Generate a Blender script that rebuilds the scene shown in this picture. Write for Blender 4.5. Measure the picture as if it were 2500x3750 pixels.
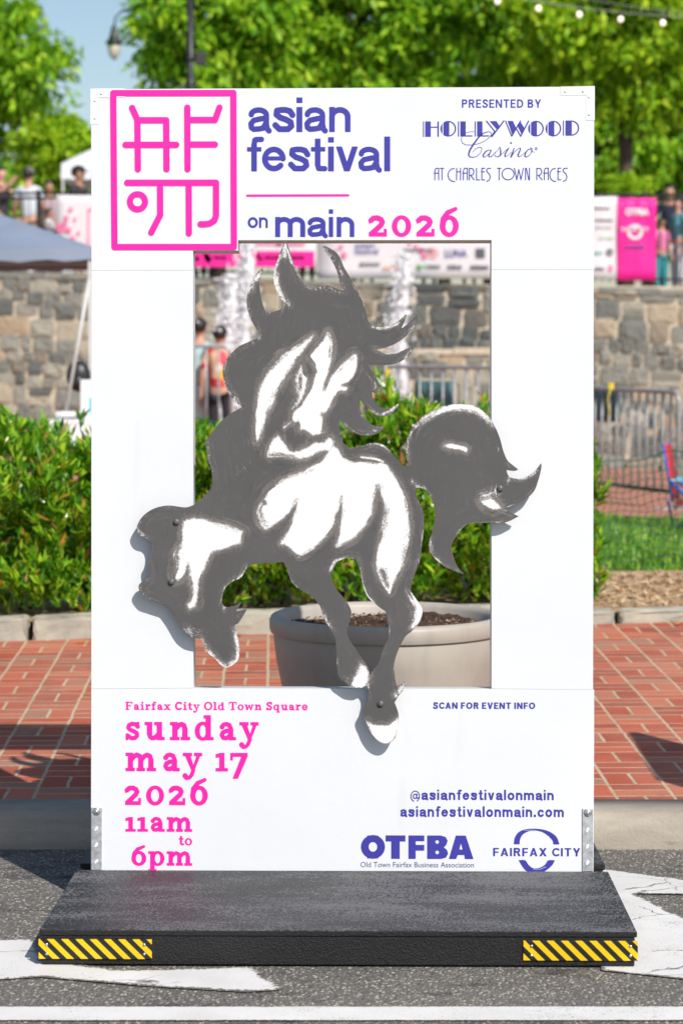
import bpy, bmesh, math, random
import numpy as np
from mathutils import Vector, Matrix, Euler
R = math.radians
rng = random.Random(7)
nrs = np.random.RandomState(11)
for o in list(bpy.data.objects): bpy.data.objects.remove(o)
sc = bpy.context.scene
C = sc.collection

# ------------------------------------------------------------------ camera
HC = 1.72
PITCH = R(4.18)
FPX = 85.0 / 24.0 * 2500.0
cd = bpy.data.cameras.new("camera")
cam = bpy.data.objects.new("camera", cd); C.objects.link(cam)
cd.sensor_fit = 'HORIZONTAL'; cd.sensor_width = 24.0; cd.lens = 85.0
cd.clip_start = 0.1; cd.clip_end = 800
cam.location = (0, 0, HC); cam.rotation_euler = (R(90) - PITCH, 0, 0)
cd.dof.use_dof = True; cd.dof.focus_distance = 7.25; cd.dof.aperture_fstop = 4.3
sc.camera = cam

# ------------------------------------------------------------------ light
SUND = Vector((-0.57, 1.0, -1.02)).normalized()
ELEV = math.asin(-SUND.z)
AZ = math.atan2(-SUND.x, -SUND.y)
w = bpy.data.worlds.new("World"); sc.world = w; w.use_nodes = True
nt = w.node_tree; nt.nodes.clear()
sky = nt.nodes.new('ShaderNodeTexSky'); sky.sky_type = 'NISHITA'; sky.sun_disc = False
sky.sun_elevation = ELEV; sky.sun_rotation = AZ; sky.air_density = 1.0; sky.dust_density = 0.8; sky.ozone_density = 1.6
bg = nt.nodes.new('ShaderNodeBackground'); bg.inputs['Strength'].default_value = 0.115
wo = nt.nodes.new('ShaderNodeOutputWorld')
nt.links.new(sky.outputs[0], bg.inputs[0]); nt.links.new(bg.outputs[0], wo.inputs[0])
sl = bpy.data.lights.new("sun", 'SUN'); sl.energy = 5.0; sl.angle = R(0.5); sl.color = (1.0, 0.955, 0.90)
sun = bpy.data.objects.new("sun", sl); C.objects.link(sun)
sun.rotation_euler = SUND.to_track_quat('-Z', 'Y').to_euler()
sc.view_settings.view_transform = 'Standard'; sc.view_settings.look = 'None'
sc.view_settings.gamma = 1.0; sc.view_settings.exposure = -0.03

# ------------------------------------------------------------------ pixel -> world (photo pixels, 2500 x 3750)
_cp, _sp = math.cos(PITCH), math.sin(PITCH)
def ray(px, py):
    a = (px - 1250.0) / FPX; b = (1875.0 - py) / FPX
    return Vector((a, b * _sp + _cp, b * _cp - _sp))
def W(px, py, Y):
    d = ray(px, py); t = Y / d.y
    return Vector((d.x * t, Y, HC + d.z * t))
def onplane(px, py, a, b, y0):          # plane z = a + b*(y-y0)
    d = ray(px, py)
    t = (a - b * y0 - HC) / (d.z - b * d.y)
    return Vector((d.x * t, d.y * t, HC + d.z * t))
YF = 7.231
def road_z(y): return -0.02 * (y - YF)
def onroad(px, py): return onplane(px, py, 0.0, -0.02, YF)
SWA, SWB, SWY = 0.111, 0.0176, 8.30
def walk_z(y): return SWA + SWB * (y - SWY)
def onwalk(px, py): return onplane(px, py, SWA, SWB, SWY)
P = 2500.0 / 1568.0                     # layout notes were taken at 1568 px wide
def WP(x, y, Y): return W(x * P, y * P, Y)

# ------------------------------------------------------------------ object helpers
def link(o, parent=None):
    C.objects.link(o)
    if parent: o.parent = parent
    return o
def mobj(name, verts, faces, m=None, parent=None, smooth=False):
    me = bpy.data.meshes.new(name)
    me.from_pydata([tuple(v) for v in verts], [], [tuple(f) for f in faces])
    me.update()
    if m:
        for k in (m if isinstance(m, (list, tuple)) else [m]): me.materials.append(k)
    if smooth: me.polygons.foreach_set('use_smooth', [True] * len(me.polygons))
    return link(bpy.data.objects.new(name, me), parent)
def bobj(name, bm, m=None, parent=None, smooth=False):
    me = bpy.data.meshes.new(name)
    bm.normal_update(); bm.to_mesh(me); bm.free()
    if m:
        for k in (m if isinstance(m, (list, tuple)) else [m]): me.materials.append(k)
    if smooth: me.polygons.foreach_set('use_smooth', [True] * len(me.polygons))
    return link(bpy.data.objects.new(name, me), parent)
def tag(o, label=None, cat=None, group=None, kind=None):
    if label: o['label'] = label
    if cat: o['category'] = cat
    if group: o['group'] = group
    if kind: o['kind'] = kind
    return o
def thing(name, label, cat, loc=(0, 0, 0), rz=0.0, group=None):
    o = bpy.data.objects.new(name, None); C.objects.link(o)
    o.location = loc; o.rotation_euler = (0, 0, rz); o.empty_display_size = 0.1
    return tag(o, label, cat, group)
def copy_tree(o, parent=None):
    c = o.copy(); C.objects.link(c); c.parent = parent
    for ch in list(o.children): copy_tree(ch, c)
    return c
def add_box(bm, x0, x1, y0, y1, z0, z1, bev=0.0, mi=0, M=None):
    vs = [bm.verts.new(p) for p in ((x0,y0,z0),(x1,y0,z0),(x1,y1,z0),(x0,y1,z0),(x0,y0,z1),(x1,y0,z1),(x1,y1,z1),(x0,y1,z1))]
    fs = [bm.faces.new([vs[i] for i in f]) for f in ((0,3,2,1),(4,5,6,7),(0,1,5,4),(1,2,6,5),(2,3,7,6),(3,0,4,7))]
    for f in fs: f.material_index = mi
    if bev > 0:
        es = list({e for f in fs for e in f.edges})
        r = bmesh.ops.bevel(bm, geom=es, offset=bev, segments=2, affect='EDGES', profile=0.5)
        vs = list({v for f in r['faces'] for v in f.verts} | {v for v in vs if v.is_valid})
    if M is not None:
        for v in vs:
            if v.is_valid: v.co = M @ v.co
    return vs
def add_tube(bm, pts, r, n=8, cap=True, mi=0):
    pts = [Vector(p) for p in pts]
    rs = r if isinstance(r, (list, tuple)) else [r] * len(pts)
    rings = []
    up = Vector((0.13, 0.21, 0.97)).normalized()
    prev = None
    for i, p in enumerate(pts):
        if i == 0: t = pts[1] - p
        elif i == len(pts) - 1: t = p - pts[i - 1]
        else: t = (pts[i + 1] - p).normalized() + (p - pts[i - 1]).normalized()
        t.normalize()
        if prev is None:
            a = t.cross(up)
            if a.length < 0.05: a = t.cross(Vector((1, 0, 0)))
        else:
            a = prev - t * prev.dot(t)
        a.normalize(); prev = a
        b = t.cross(a)
        rings.append([bm.verts.new(p + (a * math.cos(2*math.pi*k/n) + b * math.sin(2*math.pi*k/n)) * rs[i]) for k in range(n)])
    for i in range(len(rings) - 1):
        for k in range(n):
            f = bm.faces.new((rings[i][k], rings[i][(k+1) % n], rings[i+1][(k+1) % n], rings[i+1][k])); f.material_index = mi; f.smooth = True
    if cap:
        for ring in (rings[0][::-1], rings[-1]):
            try: bm.faces.new(ring).material_index = mi
            except ValueError: pass
def add_lathe(bm, prof, n=32, M=None, mi=0, close=True):
    rings = []
    for r, z in prof:
        ring = []
        for k in range(n):
            v = Vector((r * math.cos(2*math.pi*k/n), r * math.sin(2*math.pi*k/n), z))
            ring.append(bm.verts.new(M @ v if M is not None else v))
        rings.append(ring)
    for i in range(len(rings) - 1):
        for k in range(n):
            f = bm.faces.new((rings[i][k], rings[i][(k+1) % n], rings[i+1][(k+1) % n], rings[i+1][k])); f.material_index = mi; f.smooth = True
    if close:
        bm.faces.new(rings[0][::-1]).material_index = mi; bm.faces.new(rings[-1]).material_index = mi
def add_prism(bm, pts, y0, y1, bev=0.0, mi=0):      # polygon in xz extruded along y
    a = [bm.verts.new((p[0], y0, p[1])) for p in pts]
    b = [bm.verts.new((p[0], y1, p[1])) for p in pts]
    n = len(pts)
    fs = [bm.faces.new(a), bm.faces.new(b[::-1])]
    for i in range(n): fs.append(bm.faces.new((a[i], b[i], b[(i+1) % n], a[(i+1) % n])))
    for f in fs: f.material_index = mi
    bmesh.ops.recalc_face_normals(bm, faces=fs)
    if bev > 0:
        es = [e for e in fs[0].edges]
        bmesh.ops.bevel(bm, geom=es, offset=bev, segments=2, affect='EDGES', profile=0.5)
def add_ball(bm, c, r, sx=1, sy=1, sz=1, sub=2, mi=0):
    M = Matrix.Translation(Vector(c)) @ Matrix.Diagonal((sx*r, sy*r, sz*r, 1))
    res = bmesh.ops.create_icosphere(bm, subdivisions=sub, radius=1.0, matrix=M)
    for v in res['verts']:
        for f in v.link_faces: f.smooth = True; f.material_index = mi

# ------------------------------------------------------------------ material helpers
class NT:
    def __init__(s, name):
        s.m = bpy.data.materials.new(name); s.m.use_nodes = True
        s.t = s.m.node_tree; s.t.nodes.clear()
        s.out = s.t.nodes.new('ShaderNodeOutputMaterial')
        s.bs = s.t.nodes.new('ShaderNodeBsdfPrincipled')
        s.t.links.new(s.bs.outputs[0], s.out.inputs[0])
        s.tc = s.t.nodes.new('ShaderNodeTexCoord')
    def n(s, typ, **kw):
        k = s.t.nodes.new(typ)
        for a, b in kw.items(): setattr(k, a, b)
        return k
    def l(s, a, b): s.t.links.new(a, b)
    def val(s, inp, v):
        if isinstance(v, bpy.types.NodeSocket): s.l(v, inp)
        else: inp.default_value = v
    def math(s, op, a, b=None, c=None):
        k = s.n('ShaderNodeMath', operation=op)
        s.val(k.inputs[0], a)
        if b is not None: s.val(k.inputs[1], b)
        if c is not None: s.val(k.inputs[2], c)
        return k.outputs[0]
    def mapping(s, vec=None, scale=(1,1,1), rot=(0,0,0), loc=(0,0,0)):
        k = s.n('ShaderNodeMapping')
        s.l(vec or s.tc.outputs['Object'], k.inputs[0])
        k.inputs['Scale'].default_value = scale; k.inputs['Rotation'].default_value = rot; k.inputs['Location'].default_value = loc
        return k.outputs[0]
    def noise(s, scale, detail=4, rough=0.55, vec=None, out='Fac', dist=0.0):
        k = s.n('ShaderNodeTexNoise')
        s.l(vec or s.tc.outputs['Object'], k.inputs['Vector'])
        k.inputs['Scale'].default_value = scale; k.inputs['Detail'].default_value = detail; k.inputs['Roughness'].default_value = rough
        k.inputs['Distortion'].default_value = dist
        return k.outputs[out]
    def ramp(s, fac, stops, interp='LINEAR'):
        k = s.n('ShaderNodeValToRGB'); s.l(fac, k.inputs[0])
        cr = k.color_ramp; cr.interpolation = interp
        while len(cr.elements) < len(stops): cr.elements.new(0.5)
        for e, (p, c) in zip(cr.elements, stops):
            e.position = p; e.color = (c, c, c, 1) if isinstance(c, (int, float)) else (*c, 1)
        return k.outputs[0]
    def mix(s, fac, a, b, blend='MIX'):
        k = s.n('ShaderNodeMix', data_type='RGBA', blend_type=blend)
        s.val(k.inputs[0], fac)
        for i, v in ((6, a), (7, b)):
            if isinstance(v, tuple): k.inputs[i].default_value = (*v, 1)
            else: s.l(v, k.inputs[i])
        return k.outputs[2]
    def bump(s, h, strength=0.3, dist=0.01):
        k = s.n('ShaderNodeBump'); s.l(h, k.inputs['Height'])
        k.inputs['Strength'].default_value = strength; k.inputs['Distance'].default_value = dist
        s.l(k.outputs[0], s.bs.inputs['Normal'])
    def base(s, c): s.val(s.bs.inputs['Base Color'], (*c, 1) if isinstance(c, tuple) else c)
    def rough(s, v): s.val(s.bs.inputs['Roughness'], v)
    def spec(s, v): s.bs.inputs['Specular IOR Level'].default_value = v
    def metal(s, v): s.bs.inputs['Metallic'].default_value = v
_mc = {}
def plain(name, col, rough=0.6, var=0.12, scale=8.0, bump=0.0, bscale=60.0, metal=0.0, spec=0.5):
    if name in _mc: return _mc[name]
    k = NT(name)
    f = k.noise(scale, 5)
    lo = tuple(max(0, c * (1 - var)) for c in col); hi = tuple(min(1, c * (1 + var)) for c in col)
    k.base(k.ramp(f, [(0.3, lo), (0.7, hi)])); k.rough(rough); k.metal(metal); k.spec(spec)
    if bump: k.bump(k.noise(bscale, 3), bump, 0.004)
    _mc[name] = k.m
    return k.m
# ------------------------------------------------------------------ 2-D distance-field drawing (letters, cut-outs)
class Sdf:
    def __init__(s, x0, y0, x1, y1, step):
        s.x0, s.y0, s.st = x0, y0, step
        s.nx = int((x1 - x0) / step) + 2; s.ny = int((y1 - y0) / step) + 2
        s.X, s.Y = np.meshgrid(x0 + step * np.arange(s.nx), y0 + step * np.arange(s.ny))
        s.D = np.full((s.ny, s.nx), 1e3)
    def win(s, xa, ya, xb, yb, pad=None):
        p = pad if pad is not None else 3 * s.st
        i0 = max(0, int((xa - p - s.x0) / s.st)); i1 = min(s.nx, int((xb + p - s.x0) / s.st) + 2)
        j0 = max(0, int((ya - p - s.y0) / s.st)); j1 = min(s.ny, int((yb + p - s.y0) / s.st) + 2)
        return slice(j0, j1), slice(i0, i1)
    def put(s, w, d, op):
        if op == 'add': s.D[w] = np.minimum(s.D[w], d)
        else: s.D[w] = np.maximum(s.D[w], -d)
    def poly_d(s, pts, w):
        X, Y = s.X[w], s.Y[w]
        d = np.full(X.shape, 1e9); ins = np.zeros(X.shape, bool)
        n = len(pts)
        for i in range(n):
            ax, ay = pts[i]; bx, by = pts[(i + 1) % n]
            ex, ey = bx - ax, by - ay
            L = ex * ex + ey * ey
            if L < 1e-12: continue
            t = np.clip(((X - ax) * ex + (Y - ay) * ey) / L, 0, 1)
            d = np.minimum(d, (X - ax - t * ex) ** 2 + (Y - ay - t * ey) ** 2)
            if ay != by:
                c = ((ay > Y) != (by > Y)) & (X < (bx - ax) * (Y - ay) / (by - ay) + ax)
                ins ^= c
        d = np.sqrt(d)
        return np.where(ins, -d, d)
    def poly(s, pts, op='add', pad=None):
        xs = [p[0] for p in pts]; ys = [p[1] for p in pts]
        w = s.win(min(xs), min(ys), max(xs), max(ys), pad)
        s.put(w, s.poly_d(pts, w), op)
    def box(s, x0, y0, x1, y1, op='add'):
        s.poly([(x0, y0), (x1, y0), (x1, y1), (x0, y1)], op)
    def cap_d(s, pts, rs, w):
        X, Y = s.X[w], s.Y[w]
        if len(rs) != len(pts): rs = list(np.interp(np.linspace(0, 1, len(pts)), np.linspace(0, 1, len(rs)), rs))
        d = np.full(X.shape, 1e9)
        for i in range(len(pts) - 1):
            ax, ay = pts[i]; bx, by = pts[i + 1]
            ex, ey = bx - ax, by - ay
            L = ex * ex + ey * ey + 1e-12
            t = np.clip(((X - ax) * ex + (Y - ay) * ey) / L, 0, 1)
            dd = np.hypot(X - ax - t * ex, Y - ay - t * ey) - (rs[i] + (rs[i + 1] - rs[i]) * t)
            d = np.minimum(d, dd)
        return d
    def cap(s, pts, r, op='add', pad=None):
        rs = list(r) if isinstance(r, (list, tuple)) else [r] * len(pts)
        m = max(rs); xs = [p[0] for p in pts]; ys = [p[1] for p in pts]
        w = s.win(min(xs) - m, min(ys) - m, max(xs) + m, max(ys) + m, pad)
        s.put(w, s.cap_d(pts, rs, w), op)
    def ell(s, cx, cy, a, b, op='add', clip=None, hole=None):
        w = s.win(cx - a, cy - b, cx + a, cy + b)
        X, Y = s.X[w], s.Y[w]
        d = (np.hypot((X - cx) / a, (Y - cy) / b) - 1) * min(a, b)
        if hole: d = np.maximum(d, -(np.hypot((X - cx) / hole[0], (Y - cy) / hole[1]) - 1) * min(hole))
        if clip:
            for ax, sg, v in clip:
                d = np.maximum(d, (X - v) * sg if ax == 'x' else (Y - v) * sg)
        s.put(w, d, op)
    def mesh(s, merge=True, attrs=None):
        """marching squares; returns verts(px), faces, boundary segments, attrs"""
        D, st = s.D, s.st
        ny, nx = D.shape
        ins = D < 0
        verts, idx, av = [], {}, {k: [] for k in (attrs or {})}
        def corner(j, i):
            k = (j, i)
            v = idx.get(k)
            if v is None:
                v = idx[k] = len(verts); verts.append((s.x0 + i * st, s.y0 + j * st))
                for n_, A in (attrs or {}).items(): av[n_].append(float(A[j, i]))
            return v
        def cross(j, i, j2, i2):
            k = (j, i, j2, i2) if (j, i) < (j2, i2) else (j2, i2, j, i)
            v = idx.get(k)
            if v is None:
                a, b = D[k[0], k[1]], D[k[2], k[3]]
                t = min(0.98, max(0.02, a / (a - b)))
                v = idx[k] = len(verts)
                verts.append((s.x0 + (k[1] + (k[3] - k[1]) * t) * st, s.y0 + (k[0] + (k[2] - k[0]) * t) * st))
                for n_, A in (attrs or {}).items(): av[n_].append(float(A[k[0], k[1]] * (1 - t) + A[k[2], k[3]] * t))
            return v
        cnt = ins[:-1, :-1].astype(int) + ins[1:, :-1] + ins[:-1, 1:] + ins[1:, 1:]
        faces, segs = [], []
        for j in range(ny - 1):
            row = cnt[j]
            if not row.any(): continue
            full = np.nonzero(row == 4)[0]
            if len(full):
                if merge:
                    runs = np.split(full, np.nonzero(np.diff(full) > 1)[0] + 1)
                    for r in runs:
                        a, b = int(r[0]), int(r[-1]) + 1
                        faces.append((corner(j, a), corner(j, b), corner(j + 1, b), corner(j + 1, a)))
                else:
                    for a in full:
                        a = int(a); faces.append((corner(j, a), corner(j, a + 1), corner(j + 1, a + 1), corner(j + 1, a)))
            for i in np.nonzero((row > 0) & (row < 4))[0]:
                i = int(i)
                cs = [(j, i), (j, i + 1), (j + 1, i + 1), (j + 1, i)]
                poly, cr = [], []
                for k in range(4):
                    a, b = cs[k], cs[(k + 1) % 4]
                    ia, ib = ins[a], ins[b]
                    if ia: poly.append(corner(*a))
                    if ia != ib:
                        v = cross(*a, *b); poly.append(v); cr.append((v, ia))
                if len(poly) >= 3: faces.append(tuple(poly))
                for k in range(len(cr)):
                    if cr[k][1]: segs.append((cr[k][0], cr[(k + 1) % len(cr)][0]))
        return verts, faces, segs, av

def catmull(pts, sub=4, corner=55):
    n = len(pts); out = []
    P_ = [Vector((p[0], p[1])) for p in pts]
    def sharp(i):
        a = P_[i] - P_[i - 1]; b = P_[(i + 1) % n] - P_[i]
        return a.length > 0 and b.length > 0 and a.angle(b) > R(corner)
    sh = [sharp(i) for i in range(n)]
    for i in range(n):
        p1, p2 = P_[i], P_[(i + 1) % n]
        p0 = P_[i - 1] if not sh[i] else p1 - (p2 - p1) * 0.5
        p3 = P_[(i + 2) % n] if not sh[(i + 1) % n] else p2 + (p2 - p1) * 0.5
        for k in range(sub):
            t = k / sub
            q = 0.5 * ((2 * p1) + (p2 - p0) * t + (2 * p0 - 5 * p1 + 4 * p2 - p3) * t * t + (3 * p1 - p0 - 3 * p2 + p3) * t ** 3)
            out.append((q.x, q.y))
    return out
def cc(o, pts, s=2.0): return [(o[0] + x / s, o[1] + y / s) for x, y in pts]
# ------------------------------------------------------------------ the photo board
S = 1208.0
sign = thing('photo_board', 'tall white festival photo board with a horse cutout on a black plywood base', 'photo board', (0.0008, YF, 0.0), R(-0.77))
FOOT = 0.101
LEANM = Matrix.Translation((0, 0, FOOT)) @ Matrix.Rotation(-PITCH, 4, 'X')
def bx(px): return (px - 1251.0) / S
def bz(py): return (3189.0 - py) / S
def onboard(o, y=0.0):
    o.matrix_local = LEANM @ Matrix.Translation((0, y, 0)); return o

def m_board():
    k = NT('white_board_paint')
    f = k.noise(2.2, 5); g = k.noise(35, 3)
    c = k.ramp(f, [(0.3, (0.655, 0.667, 0.680)), (0.7, (0.695, 0.706, 0.718))])
    spots = k.ramp(k.noise(60, 2, 0.4), [(0.78, 0.0), (0.83, 1.0)])
    sc_ = k.ramp(k.noise(9, 4, vec=k.mapping(scale=(1, 1, 0.15))), [(0.66, 0.0), (0.74, 1.0)])
    c = k.mix(k.math('MULTIPLY', spots, 0.35), c, (0.55, 0.53, 0.50))
    c = k.mix(k.math('MULTIPLY', sc_, 0.28), c, (0.60, 0.59, 0.57))
    k.base(c); k.rough(0.38); k.spec(0.35)
    h = k.math('ADD', k.math('MULTIPLY', g, 0.5), f)
    k.bump(h, 0.16, 0.005)
    return k.m
M_BOARD = m_board()
def vinyl(name, col):
    k = NT(name)
    f = k.noise(6, 4)
    k.base(k.ramp(f, [(0.3, tuple(c * 0.94 for c in col)), (0.7, tuple(min(1, c * 1.06) for c in col))]))
    k.rough(k.ramp(k.noise(120, 3), [(0.3, 0.35), (0.7, 0.6)])); k.spec(0.4)
    k.bump(k.noise(130, 3, 0.6), 0.35, 0.0012)
    return k.m
M_PINK = vinyl('pink_vinyl', (0.90, 0.010, 0.33))
M_NAVY = vinyl('navy_vinyl', (0.040, 0.036, 0.30))
M_SLATE = vinyl('slate_vinyl', (0.06, 0.06, 0.16))

BT = 0.088
def panel(polys, name='board_panel'):
    bm = bmesh.new()
    for pts in polys: add_prism(bm, [(bx(x), bz(y)) for x, y in pts], 0.0, BT, 0.0006)
    return onboard(bobj(name, bm, M_BOARD, sign))
panel([[(329,324),(2171,317),(2171,987),(1796,987),(1796,879),(869,879),(869,917),(704,917),(704,989),(331,989)]])
panel([[(331,989.6),(704,989.6),(707,2522),(332,2525)]])
panel([[(1796,987.6),(2170,987.6),(2169,2525),(1798,2522)]])
panel([[(332,2525.6),(707,2522.6),(1798,2522.6),(2173,2525.6),(2173,2700),(2171,3193),(331,3193)]])

# corner plates, straps
M_PLATE = plain('white_painted_steel', (0.74, 0.74, 0.74), 0.35, 0.05)
M_GALV = plain('galvanised_steel', (0.55, 0.56, 0.56), 0.42, 0.25, 60, 0.2, 90, metal=0.7)
M_BOLT = plain('zinc_bolt', (0.6, 0.6, 0.6), 0.25, 0.1, metal=0.9)
def disc_at(bm, px, py, r, y0, y1, n=10):
    c = Vector((bx(px), 0, bz(py)))
    M = Matrix.Translation((c.x, y0, c.z)) @ Matrix.Rotation(R(90), 4, 'X')
    d = y0 - y1
    add_lathe(bm, [(r, 0), (r, d * 0.55), (r * 0.72, d * 0.92), (r * 0.2, d)], n, M)
def corner_plate(pts, screws, fold):
    bm = bmesh.new()
    add_prism(bm, [(bx(x), bz(y)) for x, y in pts], -0.0013, 0.0, 0.0004)
    o = onboard(bobj('corner_plate', bm, M_PLATE, sign))
    for sx, sy in screws:
        b = bmesh.new(); disc_at(b, sx, sy, 0.0042, -0.0013, -0.0038); bobj('screw', b, M_PLATE, o)
    b = bmesh.new()
    add_tube(b, [(bx(fold[0][0]), -0.0013, bz(fold[0][1])), (bx(fold[1][0]), -0.0013, bz(fold[1][1]))], 0.0004, 5); bobj('mitre_seam', b, M_PLATE, o)
corner_plate([(327,322),(452,321),(452,355),(357,355),(357,452),(327,452)], [(367,340),(344,366),(344,430)], ((345,340),(357,355)))
corner_plate([(2047,317),(2173,315),(2173,441),(2141,441),(2141,348),(2047,348)], [(2066,335),(2131,334),(2152,355),(2153,419)], ((2141,348),(2170,318)))
for x0, x1, hx in ((333, 372, 352), (2130, 2169, 2149)):
    bm = bmesh.new(); add_box(bm, bx(x0), bx(x1), -0.0045, 0.0, bz(3189), bz(2960), 0.001)
    st = onboard(bobj('steel_strap', bm, M_GALV, sign))
    b = bmesh.new(); disc_at(b, hx, 2975, 0.012, -0.0045, -0.0062, 16); disc_at(b, hx, 2975, 0.0075, -0.0062, -0.014, 6); bobj('hex_bolt', b, M_BOLT, st)
    for hy in (3038, 3098, 3158):
        b = bmesh.new()
        M = Matrix.Translation((bx(hx), -0.0045, bz(hy))) @ Matrix.Rotation(R(90), 4, 'X')
        add_lathe(b, [(0.0078, 0.0), (0.0074, 0.0009), (0.0058, 0.0007), (0.0052, 0.0001)], 16, M, close=False)
        bobj('strap_hole', b, M_GALV, st)
        b = bmesh.new(); disc_at(b, hx, hy, 0.0053, -0.0046, -0.0049, 14); bobj('hole_backing', b, M_BOARD, st)

# --- lettering -------------------------------------------------------------
def decal(name, sd, m, y=-0.0007, parent=None):
    v, f, s_, _ = sd.mesh()
    o = mobj(name, [(bx(a), 0, bz(b)) for a, b in v], f, m, parent or sign)
    bm = bmesh.new(); bm.from_mesh(o.data)
    bmesh.ops.recalc_face_normals(bm, faces=bm.faces)
    for fc in bm.faces:
        if fc.normal.y > 0: fc.normal_flip()
    bm.to_mesh(o.data); bm.free()
    return onboard(o, y) if parent is None else o
def text_mesh(body, bold=0.0, shear=0.0):
    cu = bpy.data.curves.new('t', 'FONT'); cu.body = body; cu.size = 1.0; cu.offset = bold; cu.shear = shear; cu.resolution_u = 4
    o = bpy.data.objects.new('t', cu); C.objects.link(o)
    dg = bpy.context.evaluated_depsgraph_get(); dg.update()
    me = bpy.data.meshes.new_from_object(o.evaluated_get(dg))
    bpy.data.objects.remove(o); bpy.data.curves.remove(cu)
    vs = [(v.co.x, v.co.y) for v in me.vertices]; fs = [tuple(p.vertices) for p in me.polygons]
    bpy.data.meshes.remove(me)
    return vs, fs
def font_text(name, body, x0, x1, ytop, ybot, m, bold=0.0, shear=0.0):
    """fit a line of text into a photo-pixel box (ytop/ybot = extremes of the ink)"""
    vs, fs = text_mesh(body, bold, shear)
    a0 = min(v[0] for v in vs); a1 = max(v[0] for v in vs); b0 = min(v[1] for v in vs); b1 = max(v[1] for v in vs)
    pts = [(bx(x0 + (v[0] - a0) / (a1 - a0) * (x1 - x0)), 0, bz(ybot + (v[1] - b0) / (b1 - b0) * (ytop - ybot))) for v in vs]
    o = mobj(name, pts, fs, m, sign)
    bm = bmesh.new(); bm.from_mesh(o.data)
    for fc in bm.faces:
        fc.normal_update()
        if fc.normal.y > 0: fc.normal_flip()
    bm.to_mesh(o.data); bm.free()
    return onboard(o, -0.0007)

# pink seal
o3 = (300, 300)
def k3(pts): return cc(o3, pts, 2.24)
sd = Sdf(385, 310, 880, 930, 1.6)
fr = k3([(248,87),(1235,87),(1241,1352),(260,1352)])
sd.cap(fr + [fr[0]], 11.6)
for pts in ([(404,209),(447,305),(452,712)], [(447,310),(684,310),(687,712)], [(350,512),(767,512)], [(857,207),(860,712)], [(880,308),(1085,308),(1121,207)], [(885,510),(1084,510)],
            [(364,824),(1094,824),(1094,1095),(1080,1135),(1040,1160),(1000,1165),(967,1165)], [(634,840),(635,1090),(562,1233)], [(869,840),(871,1240)]):
    sd.cap(k3(pts), 11.6)
cx, cy = k3([(449, 980)])[0]; sd.ell(cx, cy, 39, 39, hole=(16.5, 16.5))
decal('seal_emblem', sd, M_PINK, -0.0016)
# sans wording
sd = Sdf(890, 700, 1285, 730, 1.5); sd.cap([(902, 715.5), (1272, 714.5)], 4.4); decal('rule_line', sd, M_PINK)

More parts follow.
